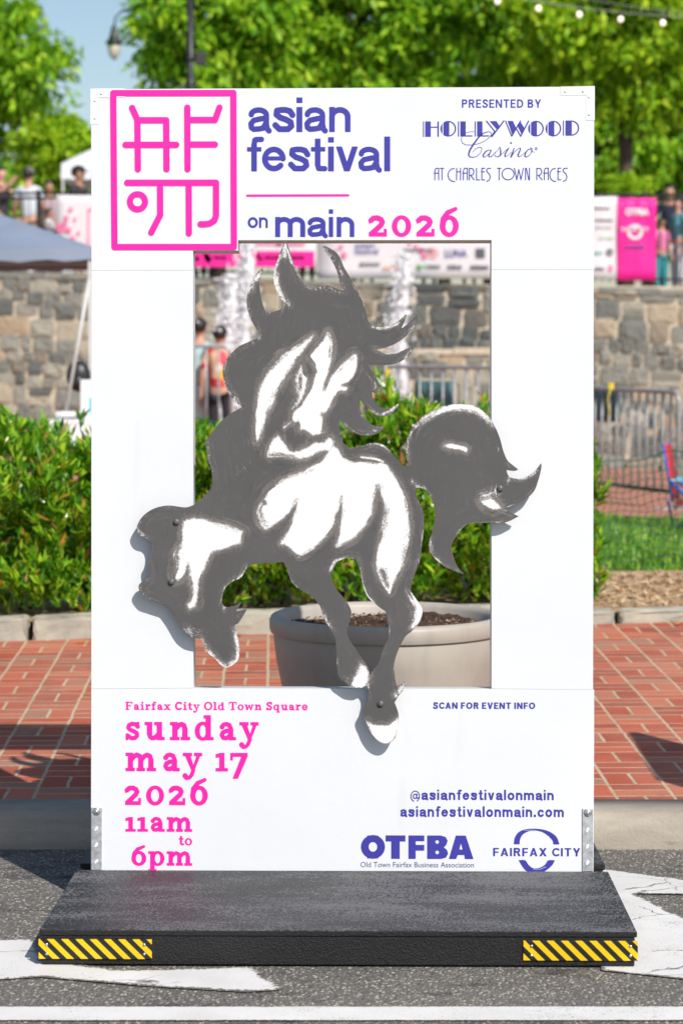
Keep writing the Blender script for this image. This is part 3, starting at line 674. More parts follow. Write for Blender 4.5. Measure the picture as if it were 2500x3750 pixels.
# ------------------------------------------------------------------ the horse cut-out
oA, oB, oC, oD, oE, oF, oG = (700,870), (1200,1100), (480,1500), (1000,1600), (480,1900), (1000,2000), (1400,1450)
OUT = (cc(oA, [(690,30),(710,75),(725,120),(745,185),(775,265),(810,330),(850,365),(885,378),(930,372),(990,358),(1030,370),(1075,388),(1108,398),(1095,365),(1080,310),(1055,235),(1020,165),(980,110),(948,65),
              (985,75),(1025,95),(1065,125),(1090,165),(1115,225),(1150,285),(1185,345),(1215,400),(1245,455),(1265,500),(1278,550),(1284,595),(1300,630)])
     + cc(oB, [(330,195),(375,203),(420,200),(470,182),(520,152),(555,120),(573,108),(562,150),(545,185),(528,217),(560,195),(600,162),(630,130),(650,108),(650,150),(635,185),(610,220),(575,260),(530,297),(480,327),(430,347),(380,358),(325,360),
              (370,375),(415,392),(460,397),(510,388),(560,365),(600,348),(626,343),(615,375),(590,410),(550,440),(500,465),(440,476),(380,475),(330,472),(285,470),
              (300,495),(320,522),(345,555),(362,600),(366,640),(356,678),(340,682),(318,672),(325,715),(345,750),(375,780),(410,795),(450,792),(485,775),(516,757),(505,790),(470,825),(430,848),(385,853),(345,840),(305,805),(270,775),(245,745),(233,730),
              (229,770),(238,810),(258,850),(285,885),(315,912),(350,925),(385,925),(410,918),(400,945),(375,970),(330,988),(280,992),(230,988),(190,970),(150,940),(115,905),(90,885),(83,920),(85,970),(95,1015),(120,1055),(160,1082),
              (200,1078),(250,1068),(300,1050),(345,1047),(385,1053),(420,1072),(450,1100),(490,1150),(520,1185),(545,1210),(585,1218),(580,1185),(570,1140),(567,1090),(572,1040),(585,990),(605,945),(640,900),(690,855),(745,820),(800,792),(860,773),(930,764),(1000,766),(1050,772),(1095,792),(1140,825),(1180,870),(1215,930),(1240,985),(1258,1040),(1272,1095),(1290,1145),(1310,1180),(1340,1205),(1385,1240),
              (1360,1250),(1320,1247),(1296,1240),(1305,1270),(1318,1295),(1350,1303),(1390,1308),(1430,1298),(1470,1278),(1505,1250),(1530,1220),(1548,1193),(1553,1215),(1540,1280),(1525,1330),(1508,1380),(1480,1420),(1450,1445),(1400,1475),(1345,1500),(1290,1520)])
     + cc(oG, [(875,822),(915,840),(955,865),(988,880),(960,895),(920,915),(870,928),(800,928),(720,928),(650,928),(615,940),(580,965),(550,1000),(520,1050),(502,1085),(498,1120),(510,1160),(530,1220),(560,1270),(602,1305),(550,1290),(500,1270),(440,1240),(390,1200),(355,1160),(338,1130),(332,1090),(345,1040),(360,990),(375,930),(380,880),(382,840),(378,810),(360,765),(335,720),(310,690),(275,675),(240,675),
              (240,710),(255,760),(280,810),(297,860),(300,920),(297,990),(288,1060),(280,1130),(270,1200),(250,1260),(225,1320),(208,1380)])
     + cc(oD, [(1002,1120),(1020,1150),(1050,1195),(1080,1240),(1089,1275),(1075,1330),(1050,1375),(1010,1420),(970,1450)])
     + cc(oF, [(945,690),(920,740),(900,790),(885,840),(880,880),(887,930),(893,980),(903,1018),(935,1005),(968,982),(962,1020),(940,1060),(910,1095),(882,1125),(895,1160),(910,1200),(917,1240),(910,1310),(900,1370),(880,1410),(850,1432),(820,1438),(780,1425),(745,1398),(720,1365),(700,1330),(680,1280),(665,1250),(657,1210),(668,1180),(685,1150),(692,1120),(700,1090),(700,1055),(690,1030),(680,1015),
              (650,1030),(620,1033),(570,1022),(530,995),(495,970),(480,950),(470,910),(466,850),(464,780),(458,700),(450,660),(430,620),(400,575),(375,530),(360,490),(345,440),(320,405),(280,360),(240,340),(190,310),(155,285),(130,250),(118,215),(105,170),(88,130),(80,115)])
     + cc(oC, [(1040,1120),(960,1122),(900,1132),(865,1145),(840,1180),(815,1220),(790,1240),(750,1255),(710,1285),(688,1315),(675,1350),(668,1400),(675,1430),(700,1446),(740,1440),(780,1425),(812,1400),(795,1440),(768,1475),(810,1468),(853,1453),(835,1490),(810,1530),(785,1565)])
     + cc(oE, [(760,775),(775,815),(788,880),(797,940),(795,1000),(780,1040),(750,1065),(715,1085),(680,1080),(655,1060),(620,1020),(570,980),(550,935),(520,880),(455,865),(430,852),(395,825),(365,785),(340,740),(310,690),(285,655),(265,630),(220,615),(160,595),(115,580),(85,550),(65,520),(62,490),(75,470),(110,450),(132,435),(140,400),(130,350),(130,310),(150,270),(160,220),(155,180),(135,150),(90,135),(65,115)])
     + cc(oC, [(47,870),(60,830),(85,790),(130,750),(190,720),(260,705),(310,706),(405,718),(470,695),(510,665),(550,620),(590,575),(598,530),(590,440),(570,380),(562,320),(548,255),(560,220),(600,165),(660,90),(720,40),(780,5)])
     + cc(oA, [(375,1245),(340,1220),(300,1180),(265,1120),(245,1060),(233,1000),(238,950),(260,900),(300,850),(350,805),(410,775),(470,750),(523,725),(490,690),(450,630),(425,570),(408,500),(408,440),(425,380),(450,320),(480,270),(527,230),(515,275),(503,320),(500,370),(510,440),(525,500),(545,545),(570,555),(610,548),(650,535),(690,515),(660,470),(630,410),(608,350),(600,300),(605,250),(625,190),(650,120),(675,60)]))
HOLE = cc(oF, [(428,200),(425,240),(460,310),(500,360),(540,410),(565,455),(572,500),(555,565),(540,600),(545,655),(565,700),(600,750),(640,810),(690,880),(706,935),(735,895),(770,850),(790,790),(810,730),(835,690),(845,640),(846,600),(835,550),(822,480),(790,455),(745,420),(710,390),(680,350),(662,300),(650,260),(642,210),(635,170),(620,130),(605,100),(575,88),(540,85),(500,100),(470,110),(448,150)])
STEP = 3.8
hs = Sdf(480, 860, 2000, 2745, STEP)
hs.poly(catmull(OUT, 3, 48), pad=3000)
hs.poly(catmull(HOLE, 3, 60), 'sub', pad=400)
def white_field():
    Wt = np.zeros(hs.D.shape); Ha = np.zeros(hs.D.shape); Dw = np.abs(hs.D).copy()
    def reg(pts, soft=14, amp=1.0, sub=3):
        q = catmull(pts, sub, 60)
        xs = [p[0] for p in q]; ys = [p[1] for p in q]
        w = hs.win(min(xs), min(ys), max(xs), max(ys), 110)
        d = hs.poly_d(q, w); t = np.clip(0.5 - d / (2 * soft), 0, 1)
        Wt[w] = np.maximum(Wt[w], amp * t); Ha[w] = np.maximum(Ha[w], amp * np.clip(1 - np.abs(d + 6) / 46, 0, 1)); Dw[w] = np.minimum(Dw[w], np.abs(d))
    def streak(pts, r, amp=0.7, soft=10, dark=False):
        xs = [p[0] for p in pts]; ys = [p[1] for p in pts]; m = r if not isinstance(r, list) else max(r)
        w = hs.win(min(xs) - m, min(ys) - m, max(xs) + m, max(ys) + m, 50)
        d = hs.cap_d(pts, r if isinstance(r, list) else [r] * len(pts), w); t = np.clip(0.5 - d / (2 * soft), 0, 1)
        if dark: Wt[w] = np.minimum(Wt[w], 1 - amp * t)
        else: Wt[w] = np.maximum(Wt[w], amp * t); Ha[w] = np.maximum(Ha[w], amp * np.clip(1 - d / 26, 0, 1))
    A = lambda p: cc(oA, p); Bc = lambda p: cc(oB, p); Cc = lambda p: cc(oC, p); Dc = lambda p: cc(oD, p); Ec = lambda p: cc(oE, p); Fc = lambda p: cc(oF, p)
    reg(A([(895,728),(870,735),(800,780),(720,835),(650,890),(600,945),(560,1000),(530,1060),(505,1120),(490,1190),(480,1270),(472,1350),(470,1430),(478,1500),(492,1490),(510,1440),(530,1370),(560,1290),(600,1200),(640,1110),(690,1020),(750,930),(800,860),(850,790)]), 12)
    reg(A([(1000,690),(960,760),(900,830),(860,885),(885,900),(910,960),(920,990),(900,1040),(880,1100),(850,1160),(820,1215),(765,1270),(748,1300),(742,1335),(765,1352),(790,1350),(800,1380),(795,1412),(830,1408),(860,1425),(890,1450),(950,1438),(975,1430),(965,1370),(970,1310),(990,1270),(1020,1220),(1050,1160),(1085,1125),(1130,1125),(1138,1102),(1095,1095),(1130,1070),(1170,1030),(1200,970),(1210,870),(1190,860),(1160,885),(1100,940),(1040,1010),(1000,1070),(970,1130),(958,1130),(975,1060),(1000,980),(1020,900),(1030,820),(1025,750)]), 8)
    reg(A([(812,930),(785,985),(765,1030),(772,1110),(782,1170),(760,1215),(735,1265),(790,1225),(815,1180),(835,1120),(848,1050),(850,1030),(825,1000)]), 14, 0.85)
    reg(Cc([(1080,195),(1040,225),(1015,270),(1000,330),(1010,350),(1080,345),(1180,350),(1270,358),(1330,335),(1400,300),(1460,310),(1480,250),(1465,205),(1440,215),(1400,245),(1330,250),(1280,290),(1180,312),(1130,270),(1100,225)]), 12)
    reg(Dc([(-55,440),(-40,405),(0,370),(60,320),(130,290),(220,255),(300,215),(360,180),(400,120),(440,70),(475,95),(510,150),(560,178),(640,185),(720,195),(810,205),(845,240),(880,290),(920,350),(955,430),(980,510),(995,590),(997,660),(985,750),(970,840),(945,920),(910,1000),(870,1080),(848,1140),
            (820,1100),(780,1030),(755,950),(760,870),(775,780),(790,700),(805,620),(818,540),(815,480),(790,420),(768,365),(745,420),(738,480),(725,550),(700,610),(640,680),(580,740),(520,770),(465,800),(480,740),(490,660),(505,560),(512,490),(495,430),(478,500),(460,570),(440,650),(390,720),(320,790),(250,840),(215,862),(180,860),(130,820),(80,790),(50,785),(90,730),(120,680),(150,600),(178,520),(182,470),(155,495),(110,550),(50,610),(0,650),
            (-55,672),(-95,630),(-110,560),(-105,520),(-80,480)]), 11)
    reg(Cc([(390,820),(460,800),(530,805),(600,830),(680,835),(750,860),(820,895),(810,930),(800,975),(740,995),(650,1020),(590,1045),(565,1100),(540,1160),(510,1230),(495,1310),(490,1390),(470,1440),(430,1450),(420,1430),(450,1390),(460,1320),(440,1230),(425,1140),(412,1105),(405,1170),(370,1240),(335,1255),(315,1200),(330,1150),(325,1060),(350,1010),(380,960),(375,900),(385,860)]), 12)
    reg(Bc([(845,1070),(880,1055),(940,1060),(990,1072),(1015,1090),(1005,1110),(960,1095),(900,1085)]), 7)
    reg(Bc([(1115,1470),(1150,1462),(1185,1450),(1225,1480),(1265,1520),(1200,1530),(1150,1510)]), 9)
    streak(Bc([(1130,1430),(1180,1415),(1220,1400)]), 18, 0.55, 22)
    # eye, nostril and mouth strokes
    streak(A([(862,880),(895,930),(915,992)]), [3, 7, 4], 0.95, 4, True); streak(A([(825,905),(820,960),(830,1000),(882,1030)]), [5, 6, 6, 6], 0.95, 4, True)
    streak(A([(885,1040),(868,1100),(835,1160),(808,1212)]), [9, 11, 8, 2], 0.95, 6, True); streak(A([(855,985),(880,1010)]), 6, 0.9, 4, True)
    streak(A([(1100,1085),(1150,1075)]), [4, 9], 0.9, 5, True); streak(A([(975,1290),(985,1350),(985,1420)]), [4, 8, 5], 0.9, 5, True)
    streak(A([(680,1395),(735,1352)]), [2, 2], 0.9, 4); streak(A([(660,1340),(650,1400),(668,1480)]), [5, 5, 5], 0.5, 6, True)
    streak(Dc([(185,880),(225,865),(300,815)]), 3, 0.8, 4)
    streak(Cc([(955,660),(985,690)]), 10, 0.8, 8, True)
    streak(Dc([(555,190),(550,215),(545,240)]), 16, 0.22, 18, True); streak(Dc([(480,95),(560,150),(680,165),(800,195)]), [8, 14, 14, 4], 0.5, 12, True)
    streak(Dc([(640,150),(740,160),(800,185)]), 5, 0.75, 6)
    # grey brush shading dragged over the white of the chest, neck, haunch and face
    for p, r, a, s_ in ((Dc([(175,470),(150,545),(90,640),(40,690)]), [8,16,14,8], .5, 26), (Dc([(505,430),(490,520),(465,640),(440,720)]), [6,14,14,10], .5, 22), (Dc([(770,370),(760,450),(745,560),(700,650)]), [8,16,18,12], .55, 24), (Dc([(815,480),(818,560),(800,660),(775,760)]), [6,10,10,8], .5, 20),
                        (Dc([(790,980),(830,1090)]), [14,10], .5, 22), (Dc([(960,470),(985,600),(975,760),(930,950)]), 6, .4, 20), (Dc([(60,330),(150,290),(280,235)]), 8, .4, 26), (Cc([(960,660),(940,730),(955,800),(990,850)]), 8, .45, 20),
                        (Cc([(350,1010),(325,1090),(320,1190)]), 14, .5, 24), (Cc([(600,830),(690,845),(780,880)]), 8, .4, 20), (Cc([(600,1040),(570,1110),(530,1210)]), 8, .45, 18), (Cc([(420,1120),(440,1220),(460,1330)]), 6, .5, 16), (Cc([(1010,340),(1090,340),(1200,345)]), 8, .5, 18),
                        (A([(870,740),(760,810),(660,890),(590,970)]), 6, .4, 18), (A([(560,1290),(620,1160),(700,1010),(790,880)]), 7, .5, 16), (A([(800,1010),(790,1100),(770,1200)]), [8,12,10], .45, 18), (A([(1000,700),(1018,780),(1010,880)]), 6, .4, 16), (A([(1000,1040),(975,1110)]), 8, .5, 16), (A([(1050,1000),(1120,930),(1180,880)]), 6, .35, 16), (A([(840,920),(860,990),(900,1010)]), [6,8,4], .6, 10), (A([(960,1300),(975,1370),(960,1420)]), 7, .5, 14), (A([(775,1345),(830,1300)]), 5, .3, 14)):
        streak(p, r, min(1, a * 1.75), s_ * .8, True)
    # dry-brush rims
    for p, r, a, s_ in (
        (Bc([(585,1190),(575,1120),(580,1040),(610,960),(660,895)]), 7, .8, 10), (Bc([(640,925),(700,868),(760,830),(850,795),(930,780),(1010,785),(1060,795),(1110,822),(1160,865),(1205,925)]), [8,11,13,14,15,15,14,12,9,4], .95, 10),
        (A([(690,45),(688,90),(682,140)]), [2,9,12], .75, 10), (A([(650,140),(622,210),(612,300),(630,390),(680,470),(715,505)]), [4,7,10,10,10,6], .85, 8), (A([(705,110),(750,230),(800,330),(860,380),(920,382)]), [8,6,5,6,5], .7, 6),
        (A([(920,378),(990,372),(1060,395),(1100,408)]), [6,13,10,6], .55, 10), (A([(524,236),(495,285),(455,340),(428,400)]), [2,10,10,7], .85, 8), (A([(418,420),(416,500),(440,590),(500,690)]), 6, .6, 8), (A([(545,540),(580,560),(640,545),(690,520)]), 4, .7, 5),
        (A([(955,72),(1000,115),(1045,180),(1085,260)]), [3,13,19,12], .6, 14), (A([(1060,250),(1090,320),(1108,390)]), 5, .8, 5), (A([(1110,220),(1180,345),(1250,470),(1280,580)]), 4, .6, 5), (A([(240,1000),(262,910),(330,830),(420,780),(510,735)]), [6,8,9,7,4], .65, 9), (A([(245,1050),(275,1130),(320,1190),(365,1235)]), [8,12,14,6], .65, 10),
        (Bc([(315,190),(375,208),(430,205),(500,175),(555,125)]), [5,8,8,9,7], .8, 7), (Bc([(530,290),(590,240),(640,180)]), [4,9,7], .7, 8), (Bc([(340,365),(420,395),(500,394),(590,356)]), 3, .8, 4), (Bc([(490,465),(560,428),(615,365)]), [4,10,8], .7, 8), (Bc([(310,500),(345,580),(355,660)]), [4,12,8], .5, 12),
        (Bc([(514,760),(460,805),(400,840),(350,838),(290,790)]), [2,7,10,8,4], .75, 8), (Bc([(240,740),(235,800),(260,850)]), 4, .7, 5), (Bc([(405,925),(350,955),(290,980),(210,970),(130,915)]), [3,9,10,6,4], .6, 8), (Bc([(88,900),(92,985),(120,1050),(160,1085)]), 5, .55, 7),
        (Bc([(170,1085),(250,1070),(340,1050),(400,1068),(450,1105)]), [3,5,9,8,3], .85, 5), (Bc([(1385,1240),(1330,1215),(1300,1190)]), [2,5,4], .6, 6), (Bc([(1310,1320),(1330,1300),(1420,1305),(1500,1265),(1545,1200)]), [5,6,6,10,6], .65, 8), (Bc([(1500,1390),(1440,1445),(1340,1500),(1280,1522)]), 5, .6, 7), (Bc([(1160,1010),(1210,1060),(1250,1100)]), 4, .55, 6), (Bc([(620,1330),(650,1365),(700,1380),(740,1430)]), [8,9,7,5], .8, 7), (Bc([(1050,1150),(1110,1190)]), 4, .45, 8),
        (cc(oG, [(985,880),(930,870),(880,835)]), [3,7,6], .6, 8), (cc(oG, [(870,925),(780,925),(660,925),(590,955),(545,1005)]), 5, .65, 7), (cc(oG, [(345,1040),(338,1100),(365,1170),(440,1232),(560,1290)]), [6,9,9,5,3], .7, 8), (cc(oG, [(250,745),(290,850),(296,960),(280,1120),(255,1240),(215,1340)]), 4, .65, 6), (cc(oG, [(380,900),(390,845)]), 6, .5, 8), (cc(oG, [(505,1090),(510,1150),(545,1250)]), 4, .5, 6),
        (Fc([(1000,330),(1040,390),(1075,450),(1060,520),(1010,600)]), [6,20,20,20,8], .9, 10), (Fc([(612,105),(640,190),(655,280),(690,365),(740,420)]), [6,5,5,9,4], .9, 5), (Fc([(420,170),(450,115),(520,85),(590,92)]), [9,9,6,9], .85, 7), (Fc([(370,500),(400,565),(435,615)]), [6,10,5], .65, 8), (Fc([(345,450),(372,510)]), 5, .7, 5), (Fc([(710,940),(690,1000),(702,1080),(690,1140)]), 5, .75, 6), (Fc([(882,880),(888,940),(893,1010)]), 5, .75, 6), (Fc([(840,520),(845,600),(835,690),(790,800)]), 4, .6, 5),
        (Fc([(965,988),(940,1030),(895,1090)]), [3,11,9], .8, 8), (Fc([(95,140),(115,220),(170,290),(240,335)]), 6, .5, 8), (Fc([(195,290),(215,305)]), 9, .5, 9), (Fc([(540,600),(530,560),(560,500)]), 4, .5, 5), (Fc([(540,405),(568,470)]), 4, .5, 6), (Fc([(462,720),(468,860),(475,945)]), 4, .45, 6),
        (Ec([(455,865),(430,800)]), 14, .6, 12), (Ec([(520,885),(560,970),(640,1050),(710,1080),(780,1035),(793,950),(780,860),(765,800)]), [8,12,12,10,12,10,8,5], .85, 9), (Ec([(420,830),(460,800),(530,850)]), [10,16,8], .6, 12), (Ec([(850,655),(820,690),(790,730)]), [3,7,5], .6, 7), (Ec([(745,690),(700,740)]), 5, .45, 10), (Ec([(810,605),(770,650)]), 4, .4, 6),
        (Ec([(850,345),(810,420),(740,460),(690,510),(668,610),(690,645)]), [4,9,5,4,5,8], .85, 6), (Ec([(68,490),(90,545),(150,585)]), [6,16,10], .5, 12), (Ec([(85,465),(130,440)]), 5, .6, 6), (Ec([(60,100),(95,130),(140,150)]), [8,10,4], .6, 9), (Cc([(55,860),(90,800),(150,745),(280,712)]), [7,8,8,5], .6, 9), (Ec([(135,310),(150,270),(158,200)]), 3, .6, 4), (Ec([(170,595),(240,615)]), 4, .6, 5),
        (Cc([(820,235),(780,300)]), [6,3], .4, 9), (Cc([(870,375),(820,430),(760,495)]), [3,9,4], .5, 9), (Cc([(555,230),(570,320),(590,420),(598,520)]), [7,5,4,3], .6, 6), (Cc([(590,575),(520,660)]), 5, .5, 6), (Cc([(940,260),(890,330)]), [4,7], .45, 8), (Cc([(830,755),(790,790)]), 8, .35, 12), (Cc([(1120,1120),(1140,1190)]), 4, .6, 5), (Cc([(1080,1040),(1085,1090)]), 14, .25, 14), (Cc([(900,20),(905,130),(915,240)]), 6, .5, 9)):
        streak(p, r, a * (.84 if (max(r) if isinstance(r, list) else r) >= 10 else .66), s_ * 1.5)
    reg(Fc([(668,1265),(720,1292),(780,1300),(850,1298),(917,1245),(912,1310),(900,1370),(850,1435),(780,1428),(720,1368)]), 9, 0.86)
    reg(Fc([(640,860),(670,865),(700,915),(692,990),(655,1030),(600,1030),(560,1015),(585,970),(615,930)]), 12, 0.82)
    reg(Fc([(480,950),(530,995),(570,1022),(575,960),(520,930)]), 20, 0.4)
    return Wt, Ha, Dw
Wt, Ha, Dw = white_field()
v2, f2, s2, av = hs.mesh(merge=False, attrs={'white': Wt, 'halo': Ha, 'contour': Dw / 1208.0})
HT, HY = 0.012, -0.046
nv = len(v2)
verts = [(bx(a), HY, bz(b)) for a, b in v2]
bd = sorted({i for s_ in s2 for i in s_}); bmap = {i: nv + k for k, i in enumerate(bd)}
verts += [(verts[i][0], HY + HT, verts[i][2]) for i in bd]
faces = [f if True else f for f in f2]
for a, b in s2: faces.append((a, b, bmap[b], bmap[a]))
# back face: contour-only triangulation is not needed on both sides, so reuse the grid at depth
nb = len(verts)
verts += [(bx(a), HY + HT, bz(b)) for a, b in v2]
faces += [tuple(nb + i for i in f[::-1]) for f in f2]

def m_horse():
    k = NT('brushed_black_paint')
    wv = k.n('ShaderNodeAttribute', attribute_name='white').outputs['Fac']
    halo = k.n('ShaderNodeAttribute', attribute_name='halo').outputs['Fac']
    warp = k.noise(4, 2, out='Color')
    vec = k.n('ShaderNodeVectorMath', operation='MULTIPLY_ADD'); k.l(warp, vec.inputs[0]); vec.inputs[1].default_value = (.16, .0, .16); k.l(k.tc.outputs['Object'], vec.inputs[2])
    con = k.n('ShaderNodeAttribute', attribute_name='contour').outputs['Fac']
    sp = k.n('ShaderNodeSeparateXYZ'); k.l(vec.outputs[0], sp.inputs[0])
    cb = k.n('ShaderNodeCombineXYZ'); k.l(k.math('MULTIPLY', con, 95.0), cb.inputs[0]); k.l(k.math('MULTIPLY', sp.outputs[0], 13.0), cb.inputs[1]); k.l(k.math('MULTIPLY', sp.outputs[2], 13.0), cb.inputs[2])
    s1 = k.noise(1.0, 4, 0.65, cb.outputs[0])
    s2_ = k.noise(1.0, 4, 0.65, k.mapping(vec.outputs[0], (120, 1, 14), (0, R(28), 0)))
    pick = k.ramp(k.noise(4.5, 2), [(0.50, 0.0), (0.66, 0.9)])
    stv = k.mix(pick, s1, s2_)
    grain = k.noise(210, 3, 0.7)
    n = k.math('ADD', k.math('MULTIPLY', stv, 0.58), k.math('MULTIPLY', grain, 0.42))
    # bare white shows where the field beats the brush noise; a thin dragged coat lies around it
    t = k.math('ADD', wv, k.math('MULTIPLY', k.math('SUBTRACT', n, 0.5), 2.0))
    msk = k.ramp(t, [(0.36, 0.0), (0.52, 0.55), (0.66, 1.0)])
    drag = k.math('ADD', halo, k.math('MULTIPLY', k.math('SUBTRACT', n, 0.5), 2.6))
    thin = k.ramp(drag, [(0.35, 0.0), (0.95, 1.0)])
    body = k.ramp(k.noise(3.2, 5), [(0.3, (0.074, 0.070, 0.069)), (0.7, (0.092, 0.087, 0.086))])
    body = k.mix(k.ramp(stv, [(0.56, 0.0), (0.74, 0.40)]), body, (0.15, 0.137, 0.128))
    body = k.mix(k.ramp(stv, [(0.28, 0.45), (0.42, 0.0)]), body, (0.046, 0.043, 0.042))
    body = k.mix(k.math('MULTIPLY', thin, 0.58), body, (0.27, 0.235, 0.21))
    flecks = k.ramp(k.noise(260, 2, 0.5), [(0.73, 0.0), (0.78, 0.6)])
    body = k.mix(flecks, body, (0.42, 0.40, 0.38))
    white = k.ramp(k.noise(7, 4), [(0.3, (0.70, 0.69, 0.675)), (0.7, (0.76, 0.75, 0.735))])
    k.base(k.mix(msk, body, white)); k.rough(0.55); k.spec(0.3)
    k.bump(n, 0.3, 0.0012)
    return k.m
M_HORSE = m_horse()
M_PLY = plain('plywood_edge', (0.30, 0.23, 0.17), 0.8, 0.3, 40)
horse = mobj('horse_cutout', verts, faces, [M_HORSE, M_PLY], sign)
for nm, vals in av.items():
    a = horse.data.attributes.new(nm, 'FLOAT', 'POINT')
    a.data.foreach_set('value', vals + [vals[i] for i in bd] + vals)
nf = len(f2)
for i in range(nf, nf + len(s2)): horse.data.polygons[i].material_index = 1
bm = bmesh.new(); bm.from_mesh(horse.data)
for fc in bm.faces:
    n_ = fc.normal
    if fc.index < nf and n_.y > 0: fc.normal_flip()
    elif fc.index >= nf + len(s2) and n_.y < 0: fc.normal_flip()
bm.to_mesh(horse.data); bm.free()
onboard(horse)
M_KNOB = plain('dark_painted_bolt', (0.11, 0.105, 0.10), 0.4, 0.08)
for px, py in ((649, 1911), (631, 2130), (1826, 1788), (1393, 2573)):
    b = bmesh.new(); c = Vector((bx(px), 0, bz(py)))
    add_lathe(b, [(0.0095, 0.0), (0.0098, 0.004), (0.0088, 0.0065), (0.005, 0.0085), (0.0008, 0.0092)], 16, Matrix.Translation((c.x, HY, c.z)) @ Matrix.Rotation(R(90), 4, 'X'))
    bobj('carriage_bolt', b, M_KNOB, horse)
    b = bmesh.new()
    add_lathe(b, [(0.014, 0.0), (0.014, -HY - HT)], 14, Matrix.Translation((c.x, HY + HT, c.z)) @ Matrix.Rotation(R(-90), 4, 'X')); bobj('spacer', b, M_PLY, horse)

# ------------------------------------------------------------------ black base
def m_base():
    k = NT('black_grit_paint')
    f = k.noise(1.0, 3, 0.65, k.mapping(scale=(150, 75, 200))); g = k.noise(2.6, 5, 0.6, k.mapping(scale=(1, 2.6, 1))); st = k.noise(1.0, 4, 0.6, k.mapping(scale=(7, 130, 7)))
    geo = k.n('ShaderNodeNewGeometry'); sep = k.n('ShaderNodeSeparateXYZ'); k.l(geo.outputs['Normal'], sep.inputs[0])
    up = k.ramp(sep.outputs[2], [(0.5, 0.0), (0.9, 1.0)])                    # foot-worn top, glossy sides
    wear = k.ramp(k.math('ADD', k.math('MULTIPLY', g, 0.62), k.math('ADD', k.math('MULTIPLY', f, 0.80), k.math('MULTIPLY', st, 0.25))), [(0.80, 0.0), (0.92, 1.0)])
    wear = k.math('MULTIPLY', wear, up)
    c = k.mix(wear, (0.013, 0.013, 0.014), (0.150, 0.147, 0.150))
    scuff = k.ramp(k.noise(9, 4, 0.7), [(0.74, 0.0), (0.80, 1.0)])
    c = k.mix(k.math('MULTIPLY', k.math('MULTIPLY', scuff, up), 0.45), c, (0.42, 0.41, 0.40))
    k.base(c)
    k.rough(k.mix(wear, (0.42, 0.42, 0.42), (0.65, 0.65, 0.65))); k.spec(0.3)
    k.bump(k.noise(210, 3, 0.65), 0.8, 0.005)
    return k.m
M_BASE = m_base()
def sloped_box(bm, x0, x1, y0, y1, dz0, dz1, bev):
    vs = add_box(bm, x0, x1, y0, y1, 0, 1, 0)
    for v in vs: v.co.z = -0.02 * v.co.y + (dz1 if v.co.z > 0.5 else dz0)
    if bev:
        es = list({e for v in vs for e in v.link_edges}); bmesh.ops.bevel(bm, geom=es, offset=bev, segments=2, affect='EDGES', profile=0.5)
DF = 0.81
for nm, y0, y1 in (('front_platform', -DF, -0.004), ('rear_platform', 0.096, 0.74)):
    bm = bmesh.new(); sloped_box(bm, -0.800, 0.800, y0 + 0.003, y1 - 0.003, 0.006, 0.0835, 0.002); pf = bobj(nm, bm, M_BASE, sign)
    bm = bmesh.new(); sloped_box(bm, -0.806, 0.806, y0, y1, 0.0845, FOOT, 0.003); bobj('deck_sheet', bm, M_BASE, pf)
    for fx in (-0.74, -0.3, 0.3, 0.74):
        for fy in (y0 + 0.06, y1 - 0.06):
            bm = bmesh.new(); sloped_box(bm, fx - 0.03, fx + 0.03, fy - 0.03, fy + 0.03, 0.0, 0.006, 0); bobj('foot_pad', bm, M_PLY, pf)
def m_hazard():
    k = NT('hazard_stripes')
    sep = k.n('ShaderNodeSeparateXYZ'); k.l(k.tc.outputs['Object'], sep.inputs[0])
    s_ = k.math('FRACT', k.math('DIVIDE', k.math('ADD', sep.outputs[0], k.math('MULTIPLY', sep.outputs[2], 1.0)), 0.0385))
    c = k.mix(k.ramp(s_, [(0.49, 0.0), (0.51, 1.0)]), (0.82, 0.50, 0.002), (0.012, 0.012, 0.012))
    wear = k.ramp(k.noise(45, 4, 0.7), [(0.72, 0.0), (0.78, 0.5)])
    k.base(k.mix(wear, c, (0.3, 0.28, 0.24))); k.rough(0.4)
    return k.m
M_HAZ = m_hazard()
for xa, xb in ((-0.808, -0.502), (0.500, 0.808)):
    bm = bmesh.new()
    z0 = 0.02 * DF + 0.022
    add_box(bm, xa, xb, -DF - 0.003, -DF + 0.0025, z0, z0 + 0.0535, 0.0006)
    hp = bobj('hazard_plate', bm, M_HAZ, sign)
    for sx in (xa + 0.022, xb - 0.02):
        for sz in (z0 + 0.014, z0 + 0.0395):
            b = bmesh.new()
            add_lathe(b, [(0.0045, 0), (0.0045, 0.0015), (0.0032, 0.003), (0.0008, 0.0034)], 12, Matrix.Translation((sx, -DF - 0.003, sz)) @ Matrix.Rotation(R(90), 4, 'X')); bobj('screw', b, M_BOLT, hp)
